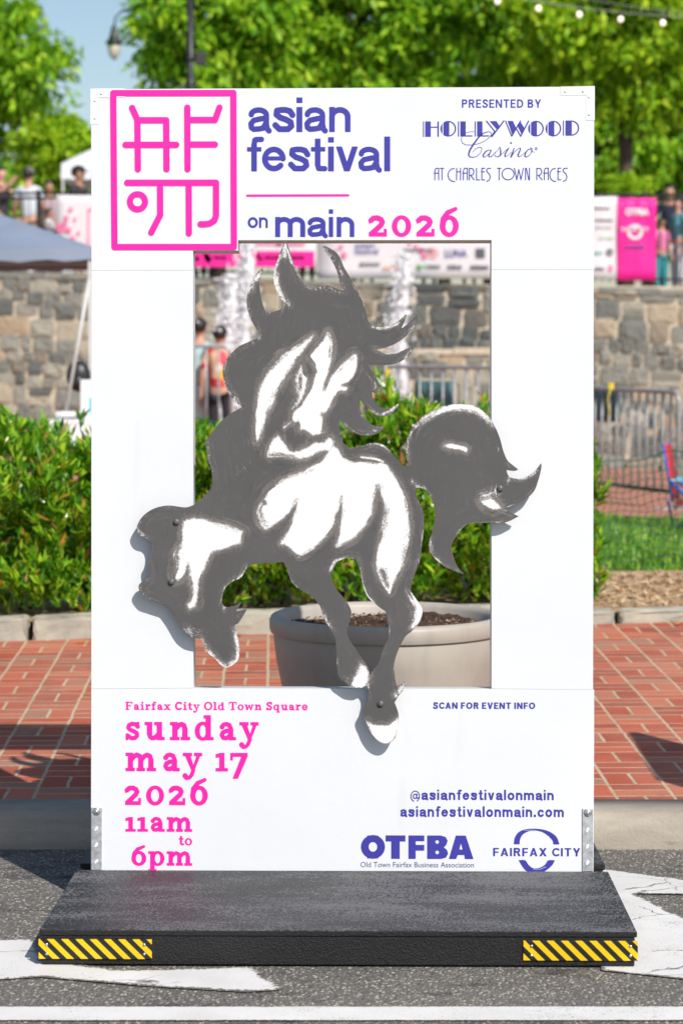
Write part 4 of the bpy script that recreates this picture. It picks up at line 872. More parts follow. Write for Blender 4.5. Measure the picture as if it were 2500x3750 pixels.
# ------------------------------------------------------------------ ground
def grid_sheet(name, xs, ys, zf, m, kind='structure'):
    v = [(x, y, zf(x, y)) for y in ys for x in xs]; n = len(xs)
    f = [(j * n + i, j * n + i + 1, (j + 1) * n + i + 1, (j + 1) * n + i) for j in range(len(ys) - 1) for i in range(n - 1)]
    o = mobj(name, v, f, m, smooth=True); o['kind'] = kind; return o
def lin(a, b, n): return [a + (b - a) * i / (n - 1) for i in range(n)]
def asphalt_color(k):
    agg = k.n('ShaderNodeTexVoronoi'); k.l(k.mapping(scale=(1, .62, 1)), agg.inputs['Vector']); agg.inputs['Scale'].default_value = 112; agg.inputs['Randomness'].default_value = 1
    stone = k.ramp(agg.outputs['Distance'], [(0.30, 1.0), (0.62, 0.0)])
    wn = k.n('ShaderNodeTexWhiteNoise'); k.l(agg.outputs['Position'], wn.inputs['Vector'])
    tone = k.ramp(wn.outputs['Value'], [(0.0, (0.055, 0.052, 0.048)), (0.45, (0.17, 0.158, 0.138)), (0.75, (0.36, 0.325, 0.27)), (1.0, (0.66, 0.60, 0.50))])
    c = k.mix(k.math('MULTIPLY', stone, 0.9), (0.128, 0.121, 0.108), tone)
    big = k.ramp(k.noise(1.3, 5, 0.6), [(0.3, 0.0), (0.75, 1.0)])
    c = k.mix(k.math('MULTIPLY', big, 0.35), c, (0.25, 0.232, 0.20))
    stain = k.ramp(k.noise(3.1, 6, 0.65, k.mapping(scale=(1, 2.2, 1), loc=(3.4, 1.2, 0))), [(0.55, 0.0), (0.66, 1.0)])
    c = k.mix(k.math('MULTIPLY', stain, 0.7), c, (0.03, 0.029, 0.028))
    return c, agg.outputs['Distance']
def m_asphalt():
    k = NT('worn_asphalt'); c, h = asphalt_color(k)
    k.base(c); k.rough(0.85); k.spec(0.3)
    k.bump(k.math('ADD', k.math('MULTIPLY', h, -1.0), k.math('MULTIPLY', k.noise(60, 3), 0.6)), 0.8, 0.006)
    return k.m
KF, KB = 8.085, 8.30
M_ASPH = m_asphalt()
grid_sheet('road', lin(-40, 40, 9), [-25, 0, 4, 6, KF], lambda x, y: road_z(y), M_ASPH)
def m_roadpaint(cracked):
    k = NT('cracked_road_paint' if cracked else 'worn_road_paint')
    n = k.noise(7, 6, 0.7); n2 = k.noise(70, 4, 0.7); at = k.n('ShaderNodeAttribute', attribute_name='edge').outputs['Fac']
    vor = k.n('ShaderNodeTexVoronoi', feature='DISTANCE_TO_EDGE')
    vec = k.n('ShaderNodeVectorMath', operation='MULTIPLY_ADD'); k.l(k.noise(4, 4, out='Color'), vec.inputs[0]); vec.inputs[1].default_value = (.25, .25, 0); k.l(k.tc.outputs['Object'], vec.inputs[2])
    k.l(vec.outputs[0], vor.inputs['Vector']); vor.inputs['Scale'].default_value = 3.6
    crack = k.ramp(vor.outputs['Distance'], [(0.004, 0.0), (0.013, 1.0)])
    crk2 = k.math('MAXIMUM', crack, k.ramp(k.noise(2.3, 3), [(0.50, 1.0), (0.56, 0.0)]))
    keep = k.ramp(k.math('ADD', at, k.math('MULTIPLY', k.math('SUBTRACT', k.math('ADD', k.math('MULTIPLY', n, 0.5), k.math('MULTIPLY', n2, 0.5)), 0.5), 1.7)), [(0.22, 0.0), (0.34, 1.0)])
    if cracked: keep = k.math('MULTIPLY', keep, crk2)
    keep = k.math('MULTIPLY', keep, k.ramp(k.math('ADD', k.math('MULTIPLY', k.noise(150, 3, .7), .6), k.math('MULTIPLY', n, .4)), [(0.585, 1.0), (0.64, 0.25)]))
    c = k.ramp(k.noise(5, 5), [(0.3, (0.66, 0.645, 0.61)), (0.7, (0.77, 0.755, 0.72))])
    a, h = asphalt_color(k)
    k.base(k.mix(keep, a, c)); k.rough(0.7); k.spec(0.3)
    k.bump(k.math('ADD', k.noise(110, 3), k.math('MULTIPLY', keep, 1.0)), 0.35, 0.004)
    return k.m
M_RPAINT = m_roadpaint(False); M_CRACKED = m_roadpaint(True)
def marking(pts, edge_w=0.05, wobble=0.0, res=0.03, m=None):
    """painted shape on the road from photo pixels; 'edge' attribute fades the paint at its outline"""
    w = [onroad(px, py) for px, py in pts]
    xs = [p.x for p in w]; ys = [p.y for p in w]
    sd = Sdf(min(xs) - .02, min(ys) - .02, max(xs) + .02, max(ys) + .02, res)
    sd.poly([(p.x, p.y) for p in w], pad=10)
    E = np.clip(-sd.D / edge_w, 0, 1)
    v, f, s_, av = sd.mesh(merge=False, attrs={'edge': E})
    o = mobj('road_marking', [(a, b, road_z(b) + 0.004) for a, b in v], f, m or M_CRACKED)
    at = o.data.attributes.new('edge', 'FLOAT', 'POINT'); at.data.foreach_set('value', av['edge'])
    bm = bmesh.new(); bm.from_mesh(o.data)
    for fc in bm.faces:
        if fc.normal.z < 0: fc.normal_flip()
    bm.to_mesh(o.data); bm.free()
    o['kind'] = 'structure'; return o
marking([(-4200,3694),(6700,3692),(6700,3742),(-4200,3745)], 0.012, res=0.02, m=M_RPAINT)
marking([(-260,3450),(0,3447),(130,3437),(160,3520),(420,3555),(930,3545),(1045,3632),(900,3640),(560,3620),(150,3585),(-260,3610)], 0.06)
marking([(2180,3183),(2209,3186),(2500,3225),(2700,3252),(2700,3286),(2500,3281),(2321,3277),(2400,3315),(2500,3364),(2700,3450),(2700,3612),(2500,3592),(2345,3575),(2200,3560),(2200,3300)], 0.045)

# kerb
def m_conc():
    k = NT('kerb_concrete')
    c = k.ramp(k.noise(2.0, 6, 0.65, k.mapping(scale=(1, 3, 5))), [(0.3, (0.25, 0.215, 0.17)), (0.7, (0.44, 0.39, 0.32))])
    c = k.mix(k.ramp(k.noise(120, 3), [(0.6, 0.0), (0.75, 0.45)]), c, (0.16, 0.14, 0.12))
    st = k.ramp(k.noise(6, 5, 0.7, k.mapping(scale=(1, 1, 6))), [(0.6, 0.0), (0.72, 0.5)])
    k.base(k.mix(st, c, (0.17, 0.15, 0.125))); k.rough(0.85); k.bump(k.noise(90, 4), 0.4, 0.006)
    return k.m
zr = road_z(KF); zw = walk_z(KB)
prof = [(KF - 0.006, zr - 0.05), (KF - 0.004, zr + 0.012), (KF + 0.006, zr + 0.045), (KF + 0.018, zw - 0.035), (KF + 0.032, zw - 0.015), (KF + 0.055, zw - 0.003), (KB, zw + 0.001), (KB, zw - 0.1)]
xs = lin(-12, 12, 25)
v = [(x, y + 0.003 * math.sin(x * 3.1), z + 0.002 * math.sin(x * 5.3 + 1)) for x in xs for y, z in prof]; n = len(prof)
f = [(i * n + j, (i + 1) * n + j, (i + 1) * n + j + 1, i * n + j + 1) for i in range(len(xs) - 1) for j in range(n - 1)]
o = mobj('kerb', v, f, m_conc(), smooth=True); o['kind'] = 'structure'

def m_bricks():
    k = NT('brick_paving')
    vec = k.n('ShaderNodeVectorMath', operation='MULTIPLY_ADD'); k.l(k.noise(11, 2, out='Color'), vec.inputs[0]); vec.inputs[1].default_value = (.012, .012, 0); k.l(k.tc.outputs['Object'], vec.inputs[2])
    mp = k.mapping(vec.outputs[0], rot=(0, 0, R(-1.64)), loc=(0.015, 0, 0))
    sep = k.n('ShaderNodeSeparateXYZ'); k.l(mp, sep.inputs[0])
    u = k.math('DIVIDE', sep.outputs[0], 0.2032); vv = k.math('DIVIDE', sep.outputs[1], 0.2032)
    fu, fv = k.math('FRACT', u), k.math('FRACT', vv); iu, iv = k.math('FLOOR', u), k.math('FLOOR', vv)
    par = k.math('ABSOLUTE', k.math('MODULO', k.math('ADD', iu, iv), 2.0))
    def edge(t, size, half):                       # metres to nearest brick edge
        if half: t = k.math('FRACT', k.math('MULTIPLY', t, 2.0))
        return k.math('MULTIPLY', k.math('MINIMUM', t, k.math('SUBTRACT', 1.0, t)), size)
    d0 = k.math('MINIMUM', edge(fu, .1016, True), edge(fv, .2032, False))
    d1 = k.math('MINIMUM', edge(fu, .2032, False), edge(fv, .1016, True))
    def lerp(a, b): return k.math('ADD', k.math('MULTIPLY', a, k.math('SUBTRACT', 1.0, par)), k.math('MULTIPLY', b, par))
    d = lerp(d0, d1)
    sub = lerp(k.math('GREATER_THAN', fu, .5), k.math('GREATER_THAN', fv, .5))
    cmb = k.n('ShaderNodeCombineXYZ'); k.l(iu, cmb.inputs[0]); k.l(iv, cmb.inputs[1]); k.l(sub, cmb.inputs[2])
    wn = k.n('ShaderNodeTexWhiteNoise'); k.l(cmb.outputs[0], wn.inputs['Vector'])
    col = k.ramp(wn.outputs['Value'], [(0.0, (0.34, 0.080, 0.046)), (0.35, (0.47, 0.100, 0.052)), (0.7, (0.54, 0.125, 0.066)), (0.88, (0.58, 0.185, 0.10)), (1.0, (0.34, 0.19, 0.130))])
    col = k.mix(k.ramp(k.noise(90, 4, 0.7), [(0.35, 0.0), (0.8, 0.35)]), col, (0.22, 0.085, 0.055))
    col = k.mix(k.ramp(k.noise(1.7, 5), [(0.42, 0.0), (0.75, 0.50)]), col, (0.48, 0.28, 0.19))
    col = k.mix(k.ramp(k.noise(2.6, 6, .7, k.mapping(loc=(7, 3, 0))), [(0.55, 0.0), (0.70, 0.55)]), col, (0.17, 0.085, 0.065))
    spots = k.ramp(k.noise(26, 3, .5), [(0.73, 0.0), (0.77, 0.5)]); col = k.mix(spots, col, (0.09, 0.06, 0.05))
    mcol = k.ramp(k.noise(4, 5, 0.7), [(0.3, (0.40, 0.30, 0.19)), (0.60, (0.58, 0.46, 0.31)), (0.78, (0.14, 0.11, 0.08))])
    msk = k.ramp(k.math('ADD', d, k.math('MULTIPLY', k.math('SUBTRACT', k.noise(55, 4), 0.5), 0.006)), [(0.0045, 1.0), (0.0070, 0.0)])
    k.base(k.mix(msk, col, mcol)); k.rough(0.8); k.spec(0.3)
    k.bump(k.math('ADD', k.math('MULTIPLY', k.ramp(d, [(0.0, 0.0), (0.012, 1.0)]), 1.0), k.math('MULTIPLY', k.noise(70, 4), 0.35)), 0.5, 0.005)
    return k.m
M_BRICK = m_bricks()
def bedge(x): return 12.48 + 0.2045 * x          # back edge of the sidewalk
v, f = [], []
xs = lin(-14, 14, 15); ts = lin(0, 1, 7)
for x in xs:
    for t in ts:
        y = KB + (max(bedge(x), KB + 0.5) - KB) * t; v.append((x, y, walk_z(y)))
n = len(ts)
f = [(i * n + j, (i + 1) * n + j, (i + 1) * n + j + 1, i * n + j + 1) for i in range(len(xs) - 1) for j in range(n - 1)]
o = mobj('sidewalk', v, f, M_BRICK, smooth=True); o['kind'] = 'structure'

# edging stones
def m_edge():
    k = NT('edging_stone_face')
    c = k.ramp(k.noise(4, 6, 0.65), [(0.25, (0.22, 0.22, 0.19)), (0.55, (0.38, 0.36, 0.29)), (0.8, (0.52, 0.46, 0.34))])
    k.base(c); k.rough(0.9); k.bump(k.noise(25, 5), 0.6, 0.012); return k.m
M_EDGE = m_edge()
x = -2.5; i = 0
while x < 2.6:
    wd = rng.uniform(0.42, 0.62)
    h = 0.105 if x < 1.0 else 0.06
    bm = bmesh.new(); add_box(bm, x, x + wd - 0.03, 0, 0.13, -0.06, h + rng.uniform(-0.015, 0.015), 0.018)
    bmesh.ops.subdivide_edges(bm, edges=bm.edges[:], cuts=2, use_grid_fill=True)
    for vv in bm.verts:
        vv.co += Vector((rng.uniform(-1, 1), rng.uniform(-1, 1), rng.uniform(-1, 1))) * 0.007
        yb = bedge(vv.co.x); vv.co.y += yb; vv.co.z += walk_z(yb)
    o = bobj('edging_stone', bm, M_EDGE, smooth=False)
    ordn = ['first', 'second', 'third', 'fourth', 'fifth', 'sixth', 'seventh', 'eighth', 'ninth', 'tenth', 'eleventh', 'twelfth'][i]
    tag(o, '%s rough edging stone along the bricks, %s from the left of its row' % (('tall buff', 'low grey')[x >= 1.0], ordn), 'edging stone', 'edging stones along the planting bed')
    x += wd; i += 1

# planting bed, lawn, plaza
def m_mulch():
    k = NT('dry_mulch')
    c = k.ramp(k.noise(38, 5, 0.75, k.mapping(scale=(1, 2.2, 1))), [(0.3, (0.28, 0.16, 0.08)), (0.5, (0.52, 0.34, 0.19)), (0.75, (0.68, 0.50, 0.32))])
    k.base(c); k.rough(0.9); k.bump(k.noise(50, 4), 0.9, 0.03); return k.m
M_MULCH = m_mulch()
v, f = [], []
xs = lin(-14, 14, 60); ts = lin(0, 1, 9)
for x in xs:
    for j, t in enumerate(ts):
        y = bedge(x) + 0.12 + (14.9 - bedge(x) - 0.12) * t
        v.append((x, y, walk_z(bedge(x)) + (0.075 if x < 1 else 0.05) + 0.03 * t + rng.uniform(-0.008, 0.012)))
n = len(ts)
f = [(i * n + j, (i + 1) * n + j, (i + 1) * n + j + 1, i * n + j + 1) for i in range(len(xs) - 1) for j in range(n - 1)]
o = mobj('planting_bed', v, f, M_MULCH, smooth=True); o['kind'] = 'structure'
# loose mulch chips
bm = bmesh.new()
for _ in range(3500):
    x = rng.uniform(0.9, 3.2); y = rng.uniform(bedge(x) + 0.15, 14.7); z = walk_z(bedge(x)) + 0.085
    a = rng.uniform(0, 6.28); L = rng.uniform(0.010, 0.030); wd_ = rng.uniform(0.003, 0.008)
    d1 = Vector((math.cos(a), math.sin(a), rng.uniform(-.3, .5))) * L; d2 = Vector((-math.sin(a), math.cos(a), rng.uniform(-.5, .5))) * wd_
    c = Vector((x, y, z + rng.uniform(-.01, .015)))
    bm.faces.new([bm.verts.new(c + s_) for s_ in (-d1 - d2, d1 - d2, d1 + d2, -d1 + d2)])
bobj('mulch_chips', bm, plain('mulch_chip_wood', (0.56, 0.39, 0.23), 0.9, 0.5, 12))['kind'] = 'stuff'

def lerp(a, b, t): return a + (b - a) * max(0.0, min(1.0, t))
def plaza_z(x, y):
    zn = lerp(0.5, 0.22, (x + 1) / 3.4); zf = lerp(0.35, -0.58, (x + 5.6) / 11.2)
    return lerp(zn, zf, (y - 19.6) / 20.4)
def lawn_z(x, y): return lerp(0.235, plaza_z(x, 19.6), (y - 14.8) / 4.8)
k = NT('lawn_soil'); k.base(k.ramp(k.noise(9, 5), [(0.3, (0.07, 0.15, 0.014)), (0.7, (0.15, 0.22, 0.035))])); k.rough(0.95); M_LAWN = k.m
grid_sheet('lawn', lin(-16, 16, 33), lin(14.85, 19.62, 8), lambda x, y: lawn_z(x, y) - 0.012, M_LAWN)
def m_plaza():
    k = NT('plaza_bricks')
    b = k.n('ShaderNodeTexBrick'); k.l(k.tc.outputs['Object'], b.inputs['Vector']); b.inputs['Scale'].default_value = 5.0
    b.inputs['Color1'].default_value = (.40, .12, .07, 1); b.inputs['Color2'].default_value = (.47, .165, .095, 1); b.inputs['Mortar'].default_value = (.42, .26, .18, 1); b.inputs['Mortar Size'].default_value = 0.02
    k.base(k.mix(k.ramp(k.noise(.8, 4), [(.4, 0.), (.7, .4)]), b.outputs[0], (.45, .22, .15))); k.rough(.85); return k.m
grid_sheet('plaza', lin(-30, 30, 41), lin(19.6, 41, 12), plaza_z, m_plaza())
# grass blades (one mass)
def m_leaf(name, stops, trans=0.35, rough=0.45, spec=0.4):
    k = NT(name)
    geo = k.n('ShaderNodeNewGeometry')
    c = k.ramp(geo.outputs['Random Per Island'], stops)
    k.base(c); k.rough(rough); k.spec(spec)
    tr = k.n('ShaderNodeBsdfTranslucent'); k.l(k.mix(1.0, c, (1.0, 1.0, 0.35), 'MULTIPLY'), tr.inputs[0])
    mx = k.n('ShaderNodeMixShader'); mx.inputs[0].default_value = trans
    k.l(k.bs.outputs[0], mx.inputs[1]); k.l(tr.outputs[0], mx.inputs[2]); k.l(mx.outputs[0], k.out.inputs[0])
    return k.m
M_GRASS = m_leaf('grass_blade', [(0.0, (0.09, 0.26, 0.014)), (0.6, (0.20, 0.42, 0.022)), (1.0, (0.40, 0.50, 0.07))], 0.3)
def quads_mesh(name, cen, d1, d2, m, parent=None, fold=0.25):
    """leaf-like folded quads: centre, half-length vector, half-width vector (numpy n x 3)"""
    nrm = np.cross(d1, d2); nrm /= np.linalg.norm(nrm, axis=1, keepdims=True) + 1e-9
    lw = np.linalg.norm(d2, axis=1, keepdims=True)
    a = cen - d1; b = cen + d1; l_ = cen - d2 - d1 * 0.12 + nrm * lw * fold; r_ = cen + d2 - d1 * 0.12 + nrm * lw * fold
    v = np.stack([a, l_, b, r_], 1).reshape(-1, 3)
    n = len(cen); base = np.arange(n)[:, None] * 4
    f = np.concatenate([base + np.array([[0, 1, 2]]), base + np.array([[0, 2, 3]])], 0)
    me = bpy.data.meshes.new(name)
    me.vertices.add(len(v)); me.vertices.foreach_set('co', v.ravel())
    me.loops.add(f.size); me.loops.foreach_set('vertex_index', f.ravel().astype(np.int32))
    me.polygons.add(len(f)); me.polygons.foreach_set('loop_start', np.arange(len(f), dtype=np.int32) * 3)
    me.materials.append(m); me.update(calc_edges=True); me.validate()
    return link(bpy.data.objects.new(name, me), parent)
n = 16000
gx = nrs.uniform(-3.4, 4.2, n); gy = nrs.uniform(14.9, 19.4, n)
gz = np.array([lawn_z(a, b) for a, b in zip(gx, gy)])
up = np.stack([nrs.normal(0, .5, n), nrs.normal(0, .5, n), np.ones(n)], 1); up /= np.linalg.norm(up, axis=1, keepdims=True)
L = nrs.uniform(.03, .06, n)[:, None]
side = np.cross(up, nrs.normal(0, 1, (n, 3))); side /= np.linalg.norm(side, axis=1, keepdims=True)
o = quads_mesh('grass', np.stack([gx, gy, gz], 1) + up * L * .8, up * L, side * .008, M_GRASS); o['kind'] = 'stuff'

# a few fallen leaves along the edging
M_FALL = plain('fallen_leaf_orange', (0.62, 0.20, 0.03), 0.6, 0.4, 30)
for fx, fo in ((-1.86, .10), (-1.30, .16), (-0.62, .07), (-0.57, .10), (-0.52, .08), (-0.66, .13), (1.78, .12)):
    yb = bedge(fx) - fo; a = rng.uniform(0, 6.28); ca, sa = math.cos(a), math.sin(a)
    v = [(q * ca * L_ - w_ * sa, q * sa * L_ + w_ * ca, walk_z(yb) + .004 + h_) for q, L_, w_, h_ in ((-1, .035, 0, .004), (-.3, .035, .014, .010), (.4, .035, .011, .008), (1, .035, 0, .014), (.4, .035, -.011, .006), (-.3, .035, -.014, .006))]
    o = mobj('fallen_leaf', [(x_ + 0, y_ + 0, z_) for x_, y_, z_ in v], [(0, 1, 5), (1, 2, 4, 5), (2, 3, 4)], M_FALL)
    o.location = (fx, yb, 0)
    tag(o, 'small orange fallen leaf lying on the bricks along the edging stones', 'leaf', 'fallen leaves on the sidewalk')
# ------------------------------------------------------------------ planter
pl = thing('planter', 'large beige round plastic planter of bare soil standing behind the photo board', 'planter', (0, 0, 0))
pc = WP(888, 1409, 8.85); zb = walk_z(8.85)
pl.location = (pc.x, 8.85, zb)
RR = 0.432; HH = pc.z - zb
k = NT('beige_resin'); k.base(k.mix(k.ramp(k.noise(1.0, 5, .65, k.mapping(scale=(9, 9, 1.3))), [(.5, 0.), (.72, .35)]), k.ramp(k.noise(3, 5), [(0.3, (0.385, 0.345, 0.295)), (0.7, (0.45, 0.405, 0.345))]), (.27, .235, .20))); k.rough(0.5); k.bump(k.noise(300, 2), 0.12, 0.001); M_RESIN = k.m
bm = bmesh.new()
add_lathe(bm, [(RR*.66, 0.0), (RR*.70, 0.012), (RR*.80, HH*.25), (RR*.885, HH*.5), (RR*.945, HH*.72), (RR*.968, HH-0.072), (RR*.962, HH-0.066), (RR*.985, HH-0.062), (RR*.99, HH-0.03)], 72, close=False)
bobj('bowl', bm, M_RESIN, pl)
bm = bmesh.new()
add_lathe(bm, [(RR*.99, HH-0.0635), (RR*1.0, HH-0.05), (RR*1.0, HH-0.02), (RR*.985, HH-0.006), (RR*.955, HH), (RR*.92, HH-0.004), (RR*.90, HH-0.02), (RR*.885, HH-0.09), (RR*.86, HH-0.16)], 72, close=False)
bobj('rim', bm, M_RESIN, pl)
k = NT('potting_soil'); k.base(k.ramp(k.noise(85, 5, 0.7), [(0.3, (0.035, 0.020, 0.012)), (0.6, (0.12, 0.068, 0.040)), (0.8, (0.24, 0.15, 0.09))])); k.rough(0.95); k.bump(k.noise(120, 5, .7), 1.0, 0.02); M_SOIL = k.m
vv, ff = [(0, 0, HH - 0.045)], []
NR, NA = 26, 90
for r_ in range(1, NR + 1):
    for a in range(NA):
        q = RR * .905 * r_ / NR; t = 2 * math.pi * a / NA
        vv.append((q * math.cos(t), q * math.sin(t), HH - 0.05 + 0.012 * math.sin(q * 9 + 1) * math.cos(3 * t) + rng.uniform(-.006, .009)))
for a in range(NA): ff.append((0, 1 + a, 1 + (a + 1) % NA))
for r_ in range(NR - 1):
    for a in range(NA):
        i = 1 + r_ * NA
        ff.append((i + a, i + NA + a, i + NA + (a + 1) % NA, i + (a + 1) % NA))
so = mobj('soil', vv, ff, M_SOIL, pl)
n = 900
q = RR * .88 * np.sqrt(nrs.uniform(0, 1, n)); t = nrs.uniform(0, 6.283, n)
d1 = nrs.normal(0, 1, (n, 3)) * np.array([1, 1, .4]); d1 *= (nrs.uniform(.004, .013, n) / np.linalg.norm(d1, axis=1))[:, None]
d2 = np.cross(d1, nrs.normal(0, 1, (n, 3))); d2 *= (nrs.uniform(.002, .006, n) / np.linalg.norm(d2, axis=1))[:, None]
quads_mesh('bark_chips', np.stack([q*np.cos(t), q*np.sin(t), np.full(n, HH - .042)], 1), d1, d2, m_leaf('bark_chip', [(0, (.06,.035,.02)), (.7, (.20,.125,.075)), (1, (.42,.30,.19))], 0.0, .9), so)

# ------------------------------------------------------------------ hedge: separate shrubs grown together
HEDGE = [(0.0, (0.035, 0.15, 0.010)), (0.35, (0.10, 0.33, 0.013)), (0.65, (0.26, 0.53, 0.018)), (0.90, (0.52, 0.72, 0.035)), (0.950, (0.40, 0.36, 0.06)), (0.975, (0.60, 0.18, 0.03)), (1.0, (0.50, 0.28, 0.14))]
M_HEDGE = m_leaf('hedge_leaf', HEDGE, 0.34, 0.24, 0.7)
M_TWIG = plain('twig_bark', (0.10, 0.06, 0.035), 0.9, 0.3, 30)
def shrub(cx, cy, w_, d_, h, label, nl, zb):
    t = thing('hedge_shrub', label, 'shrub', (cx, cy, zb), 0, 'shrubs of the hedge behind the sidewalk')
    # shoots: a stem with a whorl of upright leaves
    ns = nl // 9
    u = nrs.uniform(-1, 1, ns); v_ = nrs.uniform(-1, 1, ns); s_ = nrs.uniform(0, 1, ns)
    top = s_ < 0.42
    sx = u * w_ * .5; sy = np.where(top, v_ * d_ * .5, -d_ * .5 * (1 - np.abs(nrs.normal(0, .16, ns))))
    hz = h * (0.93 + 0.05 * np.sin(sx * 7.0 + cx * 3) + 0.04 * np.sin(sx * 17 + sy * 9 + cx)) + np.where(nrs.uniform(0, 1, ns) > .86, nrs.uniform(0, .14, ns), 0)
    sz = np.where(top, hz, nrs.uniform(0.06, 1, ns) ** 0.95 * hz)
    rnd = (1 - (np.clip(sz / h - .72, 0, .3) / .3) ** 2 * .22)
    sy = np.where(top, sy, sy * rnd); under = (np.clip(.32 - sz / h, 0, .32) / .32); sy = np.where(top, sy, sy * (1 - .25 * under))
    gx_ = sx + cx
    lump = .07 * np.sin(gx_ * 9 + 2 * np.sin(sz * 6)) + .06 * np.sin(sz * 12 + gx_ * 4) + .05 * np.sin(gx_ * 21 - sz * 9)
    sy = np.where(top, sy, sy - lump); sz = np.where(top, sz + lump * .7, sz)
    base = np.stack([sx, sy, sz], 1)
    ax = np.stack([nrs.normal(0, .35, ns), np.where(top, nrs.normal(-.1, .3, ns), -.55 + nrs.normal(0, .3, ns)), np.ones(ns) * .9], 1)
    ax /= np.linalg.norm(ax, axis=1, keepdims=True)
    k_ = 9
    base = np.repeat(base, k_, 0); ax = np.repeat(ax, k_, 0); N = len(base)
    out = nrs.normal(0, 1, (N, 3)); out -= ax * (out * ax).sum(1, keepdims=True); out /= np.linalg.norm(out, axis=1, keepdims=True)
    d = ax * nrs.uniform(.7, 1.5, (N, 1)) + out * nrs.uniform(.35, .95, (N, 1)); d /= np.linalg.norm(d, axis=1, keepdims=True)
    L = np.repeat(nrs.uniform(.020, .048, (ns, 1)), k_, 0) * nrs.uniform(.8, 1.15, (N, 1))
    side = np.cross(d, out + nrs.normal(0, .3, (N, 3))); side /= np.linalg.norm(side, axis=1, keepdims=True)
    c = base + ax * nrs.uniform(-.05, .05, (N, 1)) + d * L
    quads_mesh('foliage', c, d * L, side * L * nrs.uniform(.20, .32, (N, 1)), M_HEDGE, t, 0.18)
    bm = bmesh.new()
    for _ in range(11):
        a = Vector((rng.uniform(-.3, .3) * w_, rng.uniform(-.25, .25) * d_, 0)); b = Vector((a.x * 1.5 + rng.uniform(-.1, .1), a.y * 1.4, h * rng.uniform(.55, .85)))
        add_tube(bm, [a, (a + b) / 2 + Vector((rng.uniform(-.04, .04), rng.uniform(-.04, .04), 0)), b], [.011, .008, .004], 5)
    bobj('stems', bm, M_TWIG, t)
    # dark inner twigs and old leaves fill the core
    N = 700
    c = np.stack([nrs.uniform(-.48, .48, N) * w_, nrs.uniform(-.28, .45, N) * d_, nrs.uniform(.1, .86, N) * h], 1)
    d = nrs.normal(0, 1, (N, 3)); d /= np.linalg.norm(d, axis=1, keepdims=True); s2_ = np.cross(d, nrs.normal(0, 1, (N, 3))); s2_ /= np.linalg.norm(s2_, axis=1, keepdims=True)
    quads_mesh('inner_leaves', c, d * .05, s2_ * .028, M_HEDGE, t, 0.1)
    return t
HL = ['green hedge shrub at the left edge of the photo, only partly in frame', 'dense glossy hedge shrub left of the photo board with orange dead leaves', 'tall hedge shrub beside the left post of the board, before the white table',
      'hedge shrub seen through the frame below the horse chest on the left', 'hedge shrub behind the middle of the planter and the horse legs', 'hedge shrub behind the horse tail at the right of the opening', 'end shrub of the hedge peeping out right of the photo board']
for i, (xa, xb, hh) in enumerate(((-3.1, -2.15, .90), (-2.15, -1.5, .93), (-1.5, -.95, .88), (-.95, -.2, .92), (-.2, .45, .98), (.45, 1.0, .93), (1.0, 1.33, .84))):
    xm = (xa + xb) / 2; yb_ = bedge(xm)
    shrub(xm, yb_ + .72, (xb - xa) + .12, 1.1, hh, HL[i], int(9000 * (xb - xa) / .65), walk_z(yb_) + .07)

# ------------------------------------------------------------------ rubble wall, terrace
def m_stone():
    k = NT('rubble_stone')
    geo = k.n('ShaderNodeNewGeometry')
    c = k.ramp(geo.outputs['Random Per Island'], [(0.0, (0.080, 0.095, 0.090)), (0.25, (0.16, 0.170, 0.150)), (0.5, (0.25, 0.25, 0.21)), (0.78, (0.36, 0.345, 0.275)), (0.92, (0.42, 0.32, 0.20)), (1.0, (0.08, 0.095, 0.10))])
    c = k.mix(k.ramp(k.noise(5, 5, .65), [(.35, 0.), (.75, .30)]), c, (.33, .32, .27))
    c = k.mix(k.ramp(k.noise(14, 5, .7), [(.45, 0.), (.7, .3)]), c, (.09, .09, .075))
    sx_ = k.n('ShaderNodeSeparateXYZ'); k.l(k.tc.outputs['Object'], sx_.inputs[0])
    wet = k.math('MULTIPLY', k.ramp(k.math('ADD', k.math('MULTIPLY', sx_.outputs[0], .2), k.math('MULTIPLY', k.noise(1.1, 3), .12)), [(.10, 0.), (.20, 1.), (.50, 1.), (.62, 0.)]), .72)
    c = k.mix(wet, c, (.055, .068, .072))
    k.base(c); k.rough(.9); k.bump(k.noise(9, 5), .6, .04); return k.m
M_STONE = m_stone()
M_MORTAR = plain('buff_mortar', (0.52, 0.455, 0.34), 0.9, 0.2, 6)
